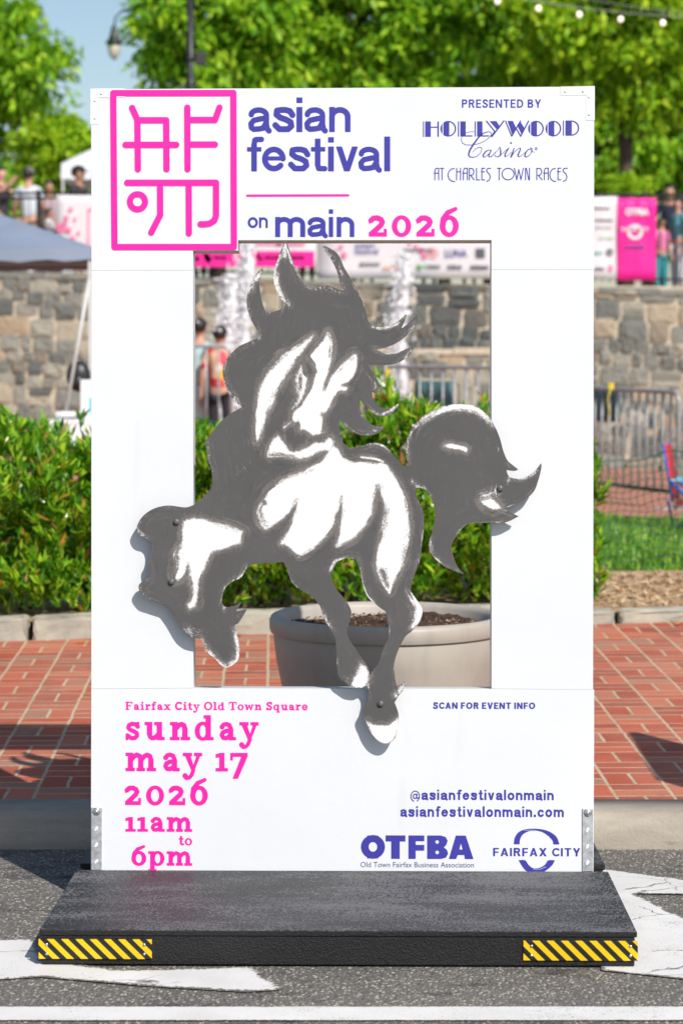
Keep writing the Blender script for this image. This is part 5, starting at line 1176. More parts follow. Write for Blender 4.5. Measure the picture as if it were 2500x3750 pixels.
def stone_wall(label, x0, x1, yf, zbot, ztop, thick, rowh, name='stone_wall', cap=True):
    t = thing(name, label, 'wall', ((x0 + x1) / 2, yf, zbot((x0 + x1) / 2)))
    bm = bmesh.new(); vs = add_box(bm, x0, x1, yf, yf + thick, 0, 1)
    for v in vs: v.co.z = (ztop(v.co.x) - .03) if v.co.z > .5 else zbot(v.co.x) - .1
    for v in bm.verts: v.co -= t.location
    bobj('mortar_core', bm, M_MORTAR, t)
    bm = bmesh.new(); z = -0.1
    Hm = max(ztop(x0) - zbot(x0), ztop(x1) - zbot(x1)) + .2
    rows = []
    while z < Hm:
        h = rng.uniform(*rowh); rows.append((z, h)); z += h
    def stone(xa, xb, za, zb_):
        n = 10; cx_, cz_ = (xa + xb) / 2, (za + zb_) / 2; hx, hz_ = (xb - xa) / 2 - .008, (zb_ - za) / 2 - .008
        pw = rng.uniform(.24, .46); ring = []
        for q in range(n):
            a = 2 * math.pi * (q + rng.uniform(-.25, .25)) / n
            ca, sa = math.cos(a), math.sin(a)
            ring.append((cx_ + hx * math.copysign(abs(ca) ** pw, ca) * rng.uniform(.95, 1.03), cz_ + hz_ * math.copysign(abs(sa) ** pw, sa) * rng.uniform(.95, 1.03)))
        dep = rng.uniform(.02, .06)
        r0 = [bm.verts.new((p[0], yf + .01, p[1])) for p in ring]
        r1 = [bm.verts.new((cx_ + (p[0] - cx_) * .94, yf - dep * .8, cz_ + (p[1] - cz_) * .94)) for p in ring]
        r2 = [bm.verts.new((cx_ + (p[0] - cx_) * .55, yf - dep * rng.uniform(.7, 1.5), cz_ + (p[1] - cz_) * .55)) for p in ring]
        for q in range(n):
            p_ = (q + 1) % n
            bm.faces.new((r0[q], r0[p_], r1[p_], r1[q])); bm.faces.new((r1[q], r1[p_], r2[p_], r2[q]))
        bm.faces.new(r2)
    for zr_, h in rows:
        x = x0 + rng.uniform(-.2, 0)
        while x < x1:
            wd = rng.uniform(.7, 1.9) * h; xm = x + wd / 2
            zb_ = zbot(xm) + zr_
            if zb_ + h * .4 < ztop(xm):
                top = min(zb_ + h, ztop(xm) - .02)
                if rng.random() < .22 and h > .3:
                    m_ = zb_ + (top - zb_) * rng.uniform(.4, .6); stone(x, x + wd, zb_, m_); stone(x, x + wd, m_, top)
                else: stone(x, x + wd, zb_ + rng.uniform(-.05, .01), top + (0 if top < zb_ + h else rng.uniform(-.01, .05)))
            x += wd
    for v in bm.verts: v.co -= t.location
    bmesh.ops.recalc_face_normals(bm, faces=bm.faces[:])
    bobj('stones', bm, M_STONE, t)
    if cap:
        bm = bmesh.new(); x = x0
        while x < x1:
            wd = rng.uniform(.5, 1.1)
            vs = add_box(bm, x, min(x + wd - .015, x1), yf - .05, yf + thick + .05, 0, 1, 0)
            up_ = rng.uniform(-.012, .012)
            for v in vs: v.co.z = ztop(v.co.x) + (up_ if v.co.z > .5 else -.09)
            x += wd
        for v in bm.verts: v.co -= t.location
        bobj('coping', bm, M_STONE if name == 'stone_wall' else M_MORTAR, t)
    return t
WY = 40.0
def wtop(x): return lerp(2.77, 2.47, (x + 5.6) / 11.2)
stone_wall('long grey fieldstone retaining wall below the terrace and its railing', -13, 13, WY, lambda x: plaza_z(x, WY), wtop, .5, (.17, .42))
stone_wall('low buff stone basin wall in front of the retaining wall, behind the barricade', .55, 3.6, 37.0, lambda x: plaza_z(x, 37), lambda x: 1.52, .7, (.2, .42), 'basin_wall')
M_TERR = plain('terrace_paving', (0.30, 0.26, 0.21), 0.9, 0.2, 1.5)
grid_sheet('terrace', lin(-40, 40, 33), [WY + .45, 44, 60, 110], lambda x, y: wtop(max(-13, min(13, x))) - .05, M_TERR)
k = NT('distant_ground'); k.base((.09, .11, .05)); k.rough(.95)
grid_sheet('ground', lin(-400, 400, 5), [-60, 110, 700], lambda x, y: -1.3 if y < 111 else 1.5, k.m)

# railing on the terrace
M_BLACK = plain('black_painted_metal', (0.018, 0.018, 0.02), 0.4, 0.1)
RY = WY + .28
rl = thing('terrace_railing', 'black metal railing along the terrace edge, hung with banners', 'railing', (0, RY, wtop(0)))
def rtop(x): return lerp(4.08, 4.03, (x + 5.6) / 11.2)
bm = bmesh.new()
for z in (0, -.08): add_tube(bm, [(x, 0, rtop(x) + z - wtop(0)) for x in (-9, 0, 9)], .022, 6)
add_tube(bm, [(x, 0, wtop(x) + .12 - wtop(0)) for x in (-9, 0, 9)], .02, 6); bobj('rails', bm, M_BLACK, rl)
bm = bmesh.new(); x = -9
while x < 9:
    add_tube(bm, [(x, 0, wtop(x) + .1 - wtop(0)), (x, 0, rtop(x) - .08 - wtop(0))], .009, 4); x += .12
bobj('balusters', bm, M_BLACK, rl)
for i in range(10):
    x = -9 + 2 * i; bm = bmesh.new(); add_box(bm, x - .03, x + .03, -.03, .03, wtop(x) - .05 - wtop(0), rtop(x) + .05 - wtop(0), .004); bobj('post', bm, M_BLACK, rl)

# banners (flat prints at their place on the railing)
M_BANW = plain('white_banner_cloth', (0.66, 0.64, 0.66), 0.7, 0.05, 2)
M_BANP = plain('magenta_banner_cloth', (0.80, 0.008, 0.28), 0.6, 0.06, 2)
M_PRW = plain('white_print', (0.80, 0.76, 0.78), 0.7, 0.03); M_PRN = plain('navy_print', (0.06, 0.055, 0.28), 0.7, 0.05); M_PRK = plain('grey_print', (0.09, 0.09, 0.11), 0.7, 0.05)
M_PRP = plain('pink_print', (0.85, 0.22, 0.42), 0.7, 0.15, 20); M_PRG = plain('green_print', (0.10, 0.32, 0.08), 0.7, 0.05); M_PRO = plain('orange_print', (0.85, 0.38, 0.22), 0.7, 0.05); M_PRT = plain('teal_print', (0.06, 0.38, 0.32), 0.7, 0.05); M_PRR = plain('red_print', (0.7, 0.04, 0.08), 0.7, 0.05)
BY = RY - .05
class Banner:
    def __init__(s, label, x0, y0, x1, y1, m, yy=BY, name='banner'):
        s.Y = yy
        a, b = WP(x0, y0, yy), WP(x1, y1, yy); s.o = WP((x0 + x1) / 2, y1, yy)
        s.t = thing(name, label, 'banner', s.o)
        nx, nz = 14, 8; v, f = [], []
        for j in range(nz + 1):
            for i in range(nx + 1):
                u, q = i / nx, j / nz
                v.append((a.x + (b.x - a.x) * u - s.o.x, .012 * math.sin(u * 19) * q + .008 * math.sin(q * 7 + u * 5), b.z + (a.z - b.z) * q - s.o.z - .012 * abs(math.sin(u * 9)) * (1 if j == nz else 0)))
        for j in range(nz):
            for i in range(nx): f.append((j*(nx+1)+i, j*(nx+1)+i+1, (j+1)*(nx+1)+i+1, (j+1)*(nx+1)+i))
        c = mobj('cloth', v, f, m, s.t, True)
        md = c.modifiers.new('t', 'SOLIDIFY'); md.thickness = .004
    def pt(s, x, y): p = WP(x, y, s.Y - .028); return (p.x - s.o.x, -.028, p.z - s.o.z)
    def shape(s, name, m, polys):
        v, f = [], []
        for pts in polys:
            f.append(tuple(range(len(v), len(v) + len(pts)))); v += [s.pt(*p) for p in pts]
        o = mobj(name, v, f, m, s.t)
        for p in o.data.polygons:
            if p.normal.y > 0: p.flip()
        return o
    def circ(s, x, y, r, n=14): return [(x + r * math.cos(2*math.pi*i/n), y + r * math.sin(2*math.pi*i/n)) for i in range(n)]
    def ring(s, x, y, r, r2, n=18):
        return [[(x + q * math.cos(2*math.pi*(i+d)/n), y + q * math.sin(2*math.pi*(i+d)/n)) for q, d in ((r, 0), (r, 1), (r2, 1), (r2, 0))] for i in range(n)]
    def rect(s, x0, y0, x1, y1): return [(x0, y0), (x1, y0), (x1, y1), (x0, y1)]
    def text(s, body, x0, x1, yt, yb, m, bold=.01):
        vs, fs = text_mesh(body, bold)
        a0 = min(v[0] for v in vs); a1 = max(v[0] for v in vs); b0 = min(v[1] for v in vs); b1 = max(v[1] for v in vs)
        o = mobj('print', [s.pt(x0 + (v[0]-a0)/(a1-a0)*(x1-x0), yb + (v[1]-b0)/(b1-b0)*(yt-yb)) for v in vs], fs, m, s.t)
        for p in o.data.polygons:
            if p.normal.y > 0: p.flip()
        return o
    def flower(s, x, y, r):
        return [s.circ(x + r * .62 * math.cos(q * 1.2566 + .3), y + r * .62 * math.sin(q * 1.2566 + .3), r * .5, 9) for q in range(5)]
    def dashes(s, x0, x1, y, h, m, n=6, name='print'):
        r_ = random.Random(int(x0 * 7 + y)); ps = []; x = x0
        while x < x1:
            wd = (x1 - x0) / n * r_.uniform(.5, .95); ps.append(s.rect(x, y - h * r_.uniform(.35, .5), min(x + wd, x1), y + h * .4)); x += wd + (x1 - x0) / n * .2
        return s.shape(name, m, ps)
b = Banner('white banner with pink cherry blossoms on the railing left of the board', 130, 446, 437, 612, M_BANW)
fl = []
for x, y, r in ((162,480,5),(152,500,6),(172,503,4),(140,522,11),(157,528,7),(150,512,5),(166,548,7),(175,560,6),(162,570,6),(180,535,4),(146,560,5),(190,575,5)): fl += b.flower(x, y, r)
[b.shape('blossom_print', M_PRP, fl[q:q + 5]) for q in range(0, len(fl), 5)]
b.shape('seal_print', M_PRP, [b.rect(201, 478, 205, 568), b.rect(205, 478, 300, 482), b.rect(205, 564, 300, 568), b.rect(300, 478, 304, 568)])
b = Banner('white banner with a magenta band under it, seen above the horse mane', 438, 452, 726, 613, M_BANW)
b.shape('band', M_BANP, [b.rect(438, 576, 722, 612.5)])
b.shape('print', M_PRP, [b.rect(585, 556, 700, 562)] + b.flower(640, 560, 5))
[b.shape('icon_print', M_PRW, [q]) for q in (b.circ(452, 594, 6), [(466, 583), (474, 580), (486, 592), (484, 602), (477, 604), (470, 597)], [(585, 583), (592, 582), (603, 594), (600, 601), (594, 596)])]
b.dashes(491, 520, 592, 10, M_PRW, 4); b.dashes(607, 645, 592, 10, M_PRW, 5); b.dashes(660, 700, 592, 10, M_PRP, 4)
b = Banner('wide white sponsor banner of small logos across the railing behind the board', 728, 450, 1417, 640, M_BANW)
fl = []
for x, y, r in ((783,566,5),(789,585,7),(770,575,4),(940,560,4),(968,575,7),(974,588,6),(925,600,5),(955,565,5),(1010,570,0.1)): fl += b.flower(x, y, r)
[b.shape('blossom_print', M_PRP, fl[q:q + 5]) for q in range(0, len(fl), 5)]
b.text('asian', 815, 860, 557, 568, M_PRN); b.text('festival', 815, 868, 570, 582, M_PRN); b.dashes(826, 872, 606, 8, M_PRK, 4)
b.dashes(926, 990, 574, 7, M_PRK, 5); b.shape('ring_print', M_PRR, b.ring(993, 581, 12, 10) + [b.circ(993, 580, 4)])
b.text('LUNA', 1022, 1072, 572, 590, M_PRN); b.shape('block_print', M_PRK, [b.rect(1092, 570, 1113, 592)])
b.dashes(880, 935, 614, 9, M_PRO, 5); b.shape('leaf_print', M_PRG, [[(955, 607), (970, 609), (966, 621), (960, 618)], [(972, 609), (982, 606), (976, 616)]]); b.dashes(982, 1012, 612, 8, M_PRK, 4); b.dashes(1028, 1062, 613, 10, M_PRK, 3); b.dashes(1080, 1122, 614, 11, M_PRK, 4)
b.dashes(1366, 1408, 505, 5, M_PRK, 5); b.dashes(1366, 1405, 522, 3, M_PRK, 5); b.text('Europe', 1376, 1409, 541, 551, M_PRG, .004); b.shape('ring_print', M_PRK, b.ring(1400, 578, 8, 4)); b.dashes(1362, 1384, 580, 7, M_PRT, 3); b.dashes(1364, 1388, 617, 8, M_PRK, 3); b.dashes(1397, 1408, 615, 16, M_PRP, 2); b.dashes(1362, 1400, 478, 6, M_PRK, 4)
b = Banner('magenta banner with a white ring emblem hung right of the board', 1418, 453, 1505, 644, M_BANP, BY - .02)
b.shape('ring_print', M_PRW, b.ring(1458, 532, 18, 11)); b.text('FAIRFAX CITY', 1427, 1490, 521, 531, M_PRW, .02); b.text('OTFBA', 1436, 1490, 478, 494, M_PRW, .05)
b.dashes(1436, 1482, 567, 7, M_PRN, 4)

# ------------------------------------------------------------------ barricades
M_STEEL = plain('galvanised_tube', (0.34, 0.355, 0.365), 0.42, 0.25, 20, metal=0.2)
def barricade(label, p0, p1, ztop_, h, nb, foot=True):
    """p0,p1 = ground xy of the two ends"""
    a = Vector((p0[0], p0[1], 0)); b_ = Vector((p1[0], p1[1], 0)); L = (b_ - a).length
    t = thing('crowd_barricade', label, 'barricade', (a.x, a.y, ztop_ - h), math.atan2(b_.y - a.y, b_.x - a.x), 'steel crowd barricades')
    bm = bmesh.new(); r = .10
    arc = [(r - r * math.cos(q), 0, h - r + r * math.sin(q)) for q in lin(0, math.pi / 2, 6)]
    add_tube(bm, [(0, 0, .06)] + arc + [(L - x, y, z) for x, y, z in arc[::-1]] + [(L, 0, .06)], .021, 8)
    bobj('frame', bm, M_STEEL, t)
    bm = bmesh.new(); add_tube(bm, [(0, 0, .2), (L, 0, .2)], .019, 6); bobj('bottom_rail', bm, M_BLACK, t)
    for i in range(1, nb):
        bm = bmesh.new(); add_tube(bm, [(L * i / nb, 0, .2), (L * i / nb, 0, h - .01)], .012, 5); bobj('bar', bm, M_STEEL, t)
    for x in (.06, L - .06):
        bm = bmesh.new(); add_tube(bm, [(x, -.3, .0), (x, -.22, .05), (x, .22, .05), (x, .3, .0)], .018, 6); bobj('foot', bm, M_STEEL, t)
    return t
q0 = WP(1559, 905, 21.6); q1 = WP(1330, 876, 23.4)
d_ = Vector((q1.x - q0.x, q1.y - q0.y, 0)).normalized() * 2.2
barricade('grey steel barricade right of the photo board, slanting away', (q0.x, q0.y), (q0.x + d_.x, q0.y + d_.y), 1.215, 1.1, 15)
q0 = WP(886, 838, 25.0); q1 = WP(1126, 854, 24.0)
d_ = Vector((q1.x - q0.x, q1.y - q0.y, 0)).normalized() * 1.9
barricade('grey steel barricade in the right half of the opening, near the horse head', (q0.x, q0.y), (q0.x + d_.x, q0.y + d_.y), 1.40, 1.1, 12)
q0 = WP(530, 795, 25.0)
barricade('grey steel barricade at the left of the opening, in front of two people', (q0.x - 1.15, q0.y + .1), (q0.x, q0.y), 1.61, 1.1, 9)
M_TEAL = plain('teal_vinyl', (0.07, 0.15, 0.16), 0.5, 0.15, 3); M_YEL = plain('yellow_tape', (0.75, 0.58, 0.02), 0.5, 0.1)
def cloth_panel(name, label, cat, x0, y0, x1, y1, Ya, Yb, m, group=None):
    pa, pb = WP(x0, y0, Ya), WP(x1, y0, Yb); zb_ = WP(x0, y1, Ya).z
    o = thing(name, label, cat, ((pa.x + pb.x) / 2, (Ya + Yb) / 2, zb_), 0, group)
    n = 12; v = []
    for j in range(5):
        for i in range(n + 1):
            u = i / n; v.append((pa.x + (pb.x - pa.x) * u - o.location.x, Ya + (Yb - Ya) * u + .018 * math.sin(u * 26) - o.location.y, (zb_ + (pa.z - zb_) * j / 4) - zb_))
    c = mobj('cloth', v, [(j*(n+1)+i, j*(n+1)+i+1, (j+1)*(n+1)+i+1, (j+1)*(n+1)+i) for j in range(4) for i in range(n)], m, o, True)
    md = c.modifiers.new('t', 'SOLIDIFY'); md.thickness = .006
    return o
cloth_panel('hanging_cloth', 'teal cloth hanging on the barricade in the right of the opening', 'cloth', 952, 874, 1040, 972, 24.85, 24.5, M_TEAL, 'teal cloths on the barricades')
cloth_panel('hanging_cloth', 'teal cloth hanging behind the barricade bars right of the board', 'cloth', 1366, 893, 1424, 966, 23.2, 22.75, M_TEAL, 'teal cloths on the barricades')
for (x, y, Y, lb) in ((890, 855, 24.9, 'yellow tape tied at the corner of the barricade near the horse mane'), (1402, 888, 22.6, 'yellow tape strip dangling from the barricade top right of the board')):
    p = WP(x, y, Y); t_ = thing('caution_tape', lb, 'tape', p, 0, 'yellow tapes on the barricades')
    bm = bmesh.new()
    for q in range(3):
        add_tube(bm, [(-.03, -.03, .03 - .02 * q), (.01, -.035, .02 - .02 * q), (.03, 0, .03 - .02 * q)], [.008, .010, .008], 6)
    bobj('knot', bm, M_YEL, t_)
    bm = bmesh.new(); add_tube(bm, [(.0, -.03, .0), (-.03, -.035, -.12), (-.01, -.03, -.24), (-.03, -.03, -.33)], [.007, .006, .006, .004], 5); bobj('tail', bm, M_YEL, t_)

# green safety netting
k = NT('green_plastic_net'); k.base((0.012, 0.15, 0.10)); k.rough(.35); M_NET = k.m
nt_ = thing('safety_netting', 'green plastic safety netting along the lawn behind the hedge', 'netting', (0, 15.1, .24))
NX, NZ = 84, 15
def netp(i, j):
    u = i / NX; x = -1.35 + 3.75 * u; Ht = lerp(.98, .70, u) + .05 * math.sin(u * 21)
    z = lawn_z(x, 15.1) + Ht * j / NZ + .012 * math.sin(i * .9 + j) + .02 * math.sin(u * 30) * (j / NZ)
    return Vector((x + .015 * math.sin(j * 1.7 + i * .35), .05 * math.sin(u * 17) + .03 * math.sin(j * .8 + u * 9), z - .24))
bm = bmesh.new()
for i in range(NX + 1): add_tube(bm, [netp(i, j) for j in range(NZ + 1)], .0026, 3, False)
for j in range(NZ + 1): add_tube(bm, [netp(i, j) for i in range(NX + 1)], (.0026 if j < NZ else .005), 3, False)
bobj('mesh', bm, M_NET, nt_)
for u in (0, .33, .66, 1):
    x = -1.35 + 3.75 * u; bm = bmesh.new(); add_tube(bm, [(x, .06, lawn_z(x, 15.1) - .3), (x, .06, lawn_z(x, 15.1) + lerp(1.0, .74, u) - .24)], .012, 6); bobj('stake', bm, M_STEEL, nt_)

# folding camp chair, lower right
ch = thing('camp_chair', 'blue folding camp chair with a red seat on the plaza behind the netting', 'chair', (0, 0, 0), R(165))
cp = WP(1606, 1240, 18.2); ch.scale = (.72, .72, .72); ch.location = (cp.x, 18.2, lawn_z(cp.x, 18.2))
M_BLUE = plain('blue_fabric', (0.02, 0.10, 0.50), 0.6, 0.15); M_REDF = plain('red_fabric', (0.62, 0.012, 0.03), 0.7, 0.12); M_LBLUE = plain('light_blue_fabric', (0.20, 0.55, 0.72), 0.6, 0.1); M_GREYT = plain('grey_tube', (0.32, 0.33, 0.34), 0.4, 0.1, metal=.5)
def tubeo(name, pts, r, m, par, n=7):
    bm = bmesh.new(); add_tube(bm, pts, r, n); return bobj(name, bm, m, par)
for sy in (-.24, .24):
    tubeo('leg', [(-.30, sy, 0), (.28, sy, .56)], .016, M_BLUE, ch); tubeo('leg', [(.30, sy, 0), (-.26, sy, .56)], .016, M_GREYT, ch)
    tubeo('back_post', [(.26, sy, .35), (.36, sy, .95)], .013, M_BLUE, ch)
    bm = bmesh.new(); add_box(bm, -.26, .28, sy - .025, sy + .025, .56, .585, .01); bobj('armrest', bm, M_LBLUE, ch)
for xx in (-.3, .3): tubeo('cross_leg', [(xx, -.24, .02), (xx, .24, .36)], .012, M_BLUE, ch)
bm = bmesh.new(); v = []
seat = [(-.28, .40), (-.1, .33), (.1, .31), (.24, .34)]
for x, z in seat:
    for y in (-.23, 0, .23): v.append((x, y, z - (.03 if y == 0 else 0)))
bm.free(); so_ = mobj('seat', v, [(i*3+j, i*3+j+1, (i+1)*3+j+1, (i+1)*3+j) for i in range(3) for j in range(2)], M_REDF, ch, True); so_.modifiers.new('t', 'SOLIDIFY').thickness = .012
v = []
for x, z in ((.25, .36), (.29, .6), (.345, .93)):
    for y in (-.23, 0, .23): v.append((x + (.03 if y == 0 else 0), y, z))
so_ = mobj('backrest', v, [(i*3+j, i*3+j+1, (i+1)*3+j+1, (i+1)*3+j) for i in range(2) for j in range(2)], M_REDF, ch, True); so_.modifiers.new('t', 'SOLIDIFY').thickness = .012
for sx in (-.30, .30):
    for sy in (-.24, .24):
        bm = bmesh.new(); add_ball(bm, (sx, sy, .012), .026, 1.3, 1, .6); bobj('foot_cap', bm, plain('white_cap', (.75, .75, .75), .5, .05), ch)

# ------------------------------------------------------------------ tents
def canopy(name, label, cx_, cy_, half, eave, val, rise, ground, roof_m, val_m, leg_m):
    t = thing(name, label, 'canopy tent', (cx_, cy_, ground))
    e = eave - ground; N = 10; v, f = [], []
    cs = [(-half, -half), (half, -half), (half, half), (-half, half)]
    bm = bmesh.new()
    for i in range(4):                                  # four sagging roof panels
        (xa, ya), (xb, yb) = cs[i], cs[(i + 1) % 4]; rows = []
        for r_ in range(N + 1):
            q = r_ / N; row = []
            for c_ in range(N + 1):
                u = c_ / N
                x, y = (xa + (xb - xa) * u) * (1 - q), (ya + (yb - ya) * u) * (1 - q)
                sag = -.10 * math.sin(math.pi * q) * math.sin(math.pi * u) - .03 * math.sin(math.pi * u) * (1 - q)
                row.append(bm.verts.new((x, y, e + rise * q + sag)))
            rows.append(row)
        for r_ in range(N):
            for c_ in range(N):
                fs = [rows[r_][c_], rows[r_][c_+1], rows[r_+1][c_+1], rows[r_+1][c_]]
                fc = bm.faces.new(fs); fc.smooth = True
    bmesh.ops.remove_doubles(bm, verts=bm.verts[:], dist=.0005); bobj('roof', bm, roof_m, t)
    bm = bmesh.new()
    for i in range(4):
        (xa, ya), (xb, yb) = cs[i], cs[(i + 1) % 4]; n = 24
        top = [bm.verts.new((xa + (xb - xa) * q / n, ya + (yb - ya) * q / n, e - .03 * math.sin(math.pi * q / n))) for q in range(n + 1)]
        bot = [bm.verts.new((xa * 1.01 + (xb - xa) * 1.01 * q / n, ya * 1.01 + (yb - ya) * 1.01 * q / n, e - val + .012 * math.sin(q * 1.9) - .02 * math.sin(math.pi * q / n))) for q in range(n + 1)]
        for q in range(n): bm.faces.new((top[q], bot[q], bot[q+1], top[q+1])).smooth = True
    bobj('valance', bm, val_m, t)
    for xa, ya in cs:
        bm = bmesh.new(); add_box(bm, xa * .985 - .02, xa * .985 + .02, ya * .985 - .02, ya * .985 + .02, 0, e - .01, .003); bobj('leg', bm, leg_m, t)
    bm = bmesh.new(); 
    for xa, ya in cs: add_tube(bm, [(xa * .985, ya * .985, e - .05), (0, 0, e + rise - .06)], .012, 5)
    for i in range(4):
        (xa, ya), (xb, yb) = cs[i], cs[(i + 1) % 4]; add_tube(bm, [(xa * .98, ya * .98, e - .06), (xb * .98, yb * .98, e - .06)], .012, 5)
    bobj('truss', bm, leg_m, t)
    return t
M_SLATE = plain('slate_blue_canvas', (0.22, 0.26, 0.34), 0.75, 0.08, 2); M_WCAN = plain('white_canvas', (0.72, 0.72, 0.74), 0.7, 0.04, 2); M_ALU = plain('white_aluminium_leg', (0.60, 0.60, 0.58), 0.4, 0.05)
rc = WP(212, 566, 24)
canopy('slate_canopy', 'slate blue canopy tent at the left edge with a drooping valance', rc.x - 1.75, 25.75, 1.75, rc.z, .13, .62, plaza_z(-3.5, 25.5), M_SLATE, M_SLATE, M_ALU)
rc = WP(141, 374, 46)
canopy('white_canopy', 'white canopy tent on the terrace behind the left top corner of the board', rc.x + 1.6, 47.6, 1.6, rc.z, .30, .95, wtop(-5), M_WCAN, M_WCAN, M_ALU)
# white table, sign stand and bag by the slate tent
M_WPL = plain('white_plastic', (0.76, 0.76, 0.77), 0.45, 0.04)
tp = WP(172, 962, 22.6); gz_ = plaza_z(tp.x, 22.6)
tb = thing('folding_table', 'white folding table behind the hedge left of the photo board', 'table', (tp.x + .1, 22.6, gz_))
bm = bmesh.new(); add_box(bm, -.32, .9, -.36, .36, tp.z - gz_ - .04, tp.z - gz_, .008); bobj('tabletop', bm, M_WPL, tb)
bm = bmesh.new(); add_box(bm, -.31, .89, -.355, -.345, tp.z - gz_ - .34, tp.z - gz_ - .035, .003); bobj('table_skirt', bm, M_WPL, tb)
for sx in (-.25, .83):
    for sy in (-.3, .3): tubeo('leg', [(sx, sy, 0), (sx, sy, tp.z - gz_ - .03)], .014, M_GREYT, tb)
st_ = thing('tilted_pole', 'slim white pole leaning on the table beside the left tent leg', 'pole', WP(151, 945, 22.4))
a, b2 = WP(151, 943, 22.4), WP(205, 640, 22.4)
tubeo('shaft', [(0, 0, 0), b2 - a], .016, M_ALU, st_, 8)
bm = bmesh.new(); add_box(bm, -.09, .09, -.06, .06, -.045, .0, .01); bobj('foot_plate', bm, M_WPL, st_)
cl = thing('display_stand', 'narrow white display stand with a pale blue panel beside the tent leg', 'stand', (0, 0, 0))
c0 = WP(196, 962, 22.5); cl.location = (c0.x + .02, 22.5, c0.z)
bm = bmesh.new(); add_box(bm, -.06, .22, -.05, .05, 0, WP(196, 872, 22.5).z - c0.z, .008); bobj('body', bm, M_WPL, cl)
bm = bmesh.new(); add_box(bm, .02, .2, -.056, -.049, .05, .2, .002); bobj('panel', bm, M_LBLUE, cl)
bp = thing('backpack', 'black backpack behind the tilted pole left of the board', 'backpack', WP(181, 893, 23.2))
bm = bmesh.new(); add_ball(bm, (0, 0, .12), .13, .9, .65, 1.15, 3); bobj('pack_body', bm, M_BLACK, bp)
bm = bmesh.new(); add_ball(bm, (0, -.07, .07), .08, .85, .5, .8, 2); bobj('pocket', bm, M_BLACK, bp)
tubeo('handle', [(-.03, 0, .26), (0, 0, .30), (.03, 0, .26)], .008, M_BLACK, bp)

# added board, unseen right of frame, placed to throw its shadow onto the bricks
db = thing('shadow_caster_board', 'added white display board, unseen right of the frame, that casts the shadow on the bricks', 'display board', (2.235, 7.25, road_z(7.25)))
bm = bmesh.new(); add_box(bm, -.02, .02, -.5, .47, .3, 2.05, .004); bobj('panel', bm, M_BOARD, db)
for yy in (-.42, .4):
    bm = bmesh.new(); add_box(bm, -.025, .025, yy - .02, yy + .02, .0, .32, .002); add_box(bm, -.3, .3, yy - .03, yy + .03, 0, .03, .003); bobj('foot', bm, M_BLACK, db)
# ------------------------------------------------------------------ lamp post, hanging lantern, string lights
LY = 42.5
a = WP(438, 205, LY); base_z = wtop(0) - .05
lp = thing('lamp_post', 'black street lamp post rising above the top edge of the board', 'lamp post', (a.x, LY, base_z))
zt = WP(434, -60, LY).z - base_z; zs = a.z - base_z
bm = bmesh.new(); add_lathe(bm, [(.16, 0), (.16, .12), (.11, .25), (.085, .5), (.09, zs + .1), (.08, zs + .14), (.06, zs + .2), (.058, zt)], 16); bobj('pole', bm, M_BLACK, lp)
zc = WP(434, 134, LY).z - base_z
bm = bmesh.new(); add_lathe(bm, [(.058, zc - .06), (.075, zc - .05), (.075, zc + .05), (.058, zc + .06)], 14); bobj('collar', bm, M_BLACK, lp)
bm = bmesh.new(); add_box(bm, .08, .26, -.06, .06, zc - .12, zc + .12, .02); add_box(bm, .04, .12, -.02, .02, zc - .02, zc + .02, .004); bobj('junction_box', bm, plain('dark_grey_box', (.03, .035, .03), .5, .1), lp)
a = WP(262, 90, 57.0)
pp = WP(350, 205, 57.0)
l2 = thing('street_lamp', 'street lamp with a black hooded lantern and frosted globe hanging against the sky', 'street lamp', (pp.x, 57.0, base_z))
dx = a.x - pp.x; zl = a.z - base_z
bm = bmesh.new(); add_lathe(bm, [(.12, 0), (.12, .2), (.06, .4), (.05, zl + .55)], 12); bobj('pole', bm, M_BLACK, l2)
tubeo('arm', [(0, 0, zl + .5), (dx * .35, 0, zl + .72), (dx * .75, 0, zl + .70), (dx * .97, 0, zl + .5), (dx, 0, zl + .22)], .022, M_BLACK, l2, 8)
bm = bmesh.new(); add_lathe(bm, [(.03, zl + .34), (.07, zl + .28), (.09, zl + .15), (.13, zl + .02), (.20, zl - .06), (.21, zl - .10), (.15, zl - .11)], 18, Matrix.Translation((dx, 0, 0)), close=False); bobj('hood', bm, M_BLACK, l2)
bm = bmesh.new(); add_lathe(bm, [(.02, zl - .10), (.15, zl - .11), (.155, zl - .20), (.125, zl - .34), (.06, zl - .44), (.01, zl - .47)], 18, Matrix.Translation((dx, 0, 0)), close=False); bobj('globe', bm, plain('frosted_glass', (.62, .58, .47), .35, .05), l2)

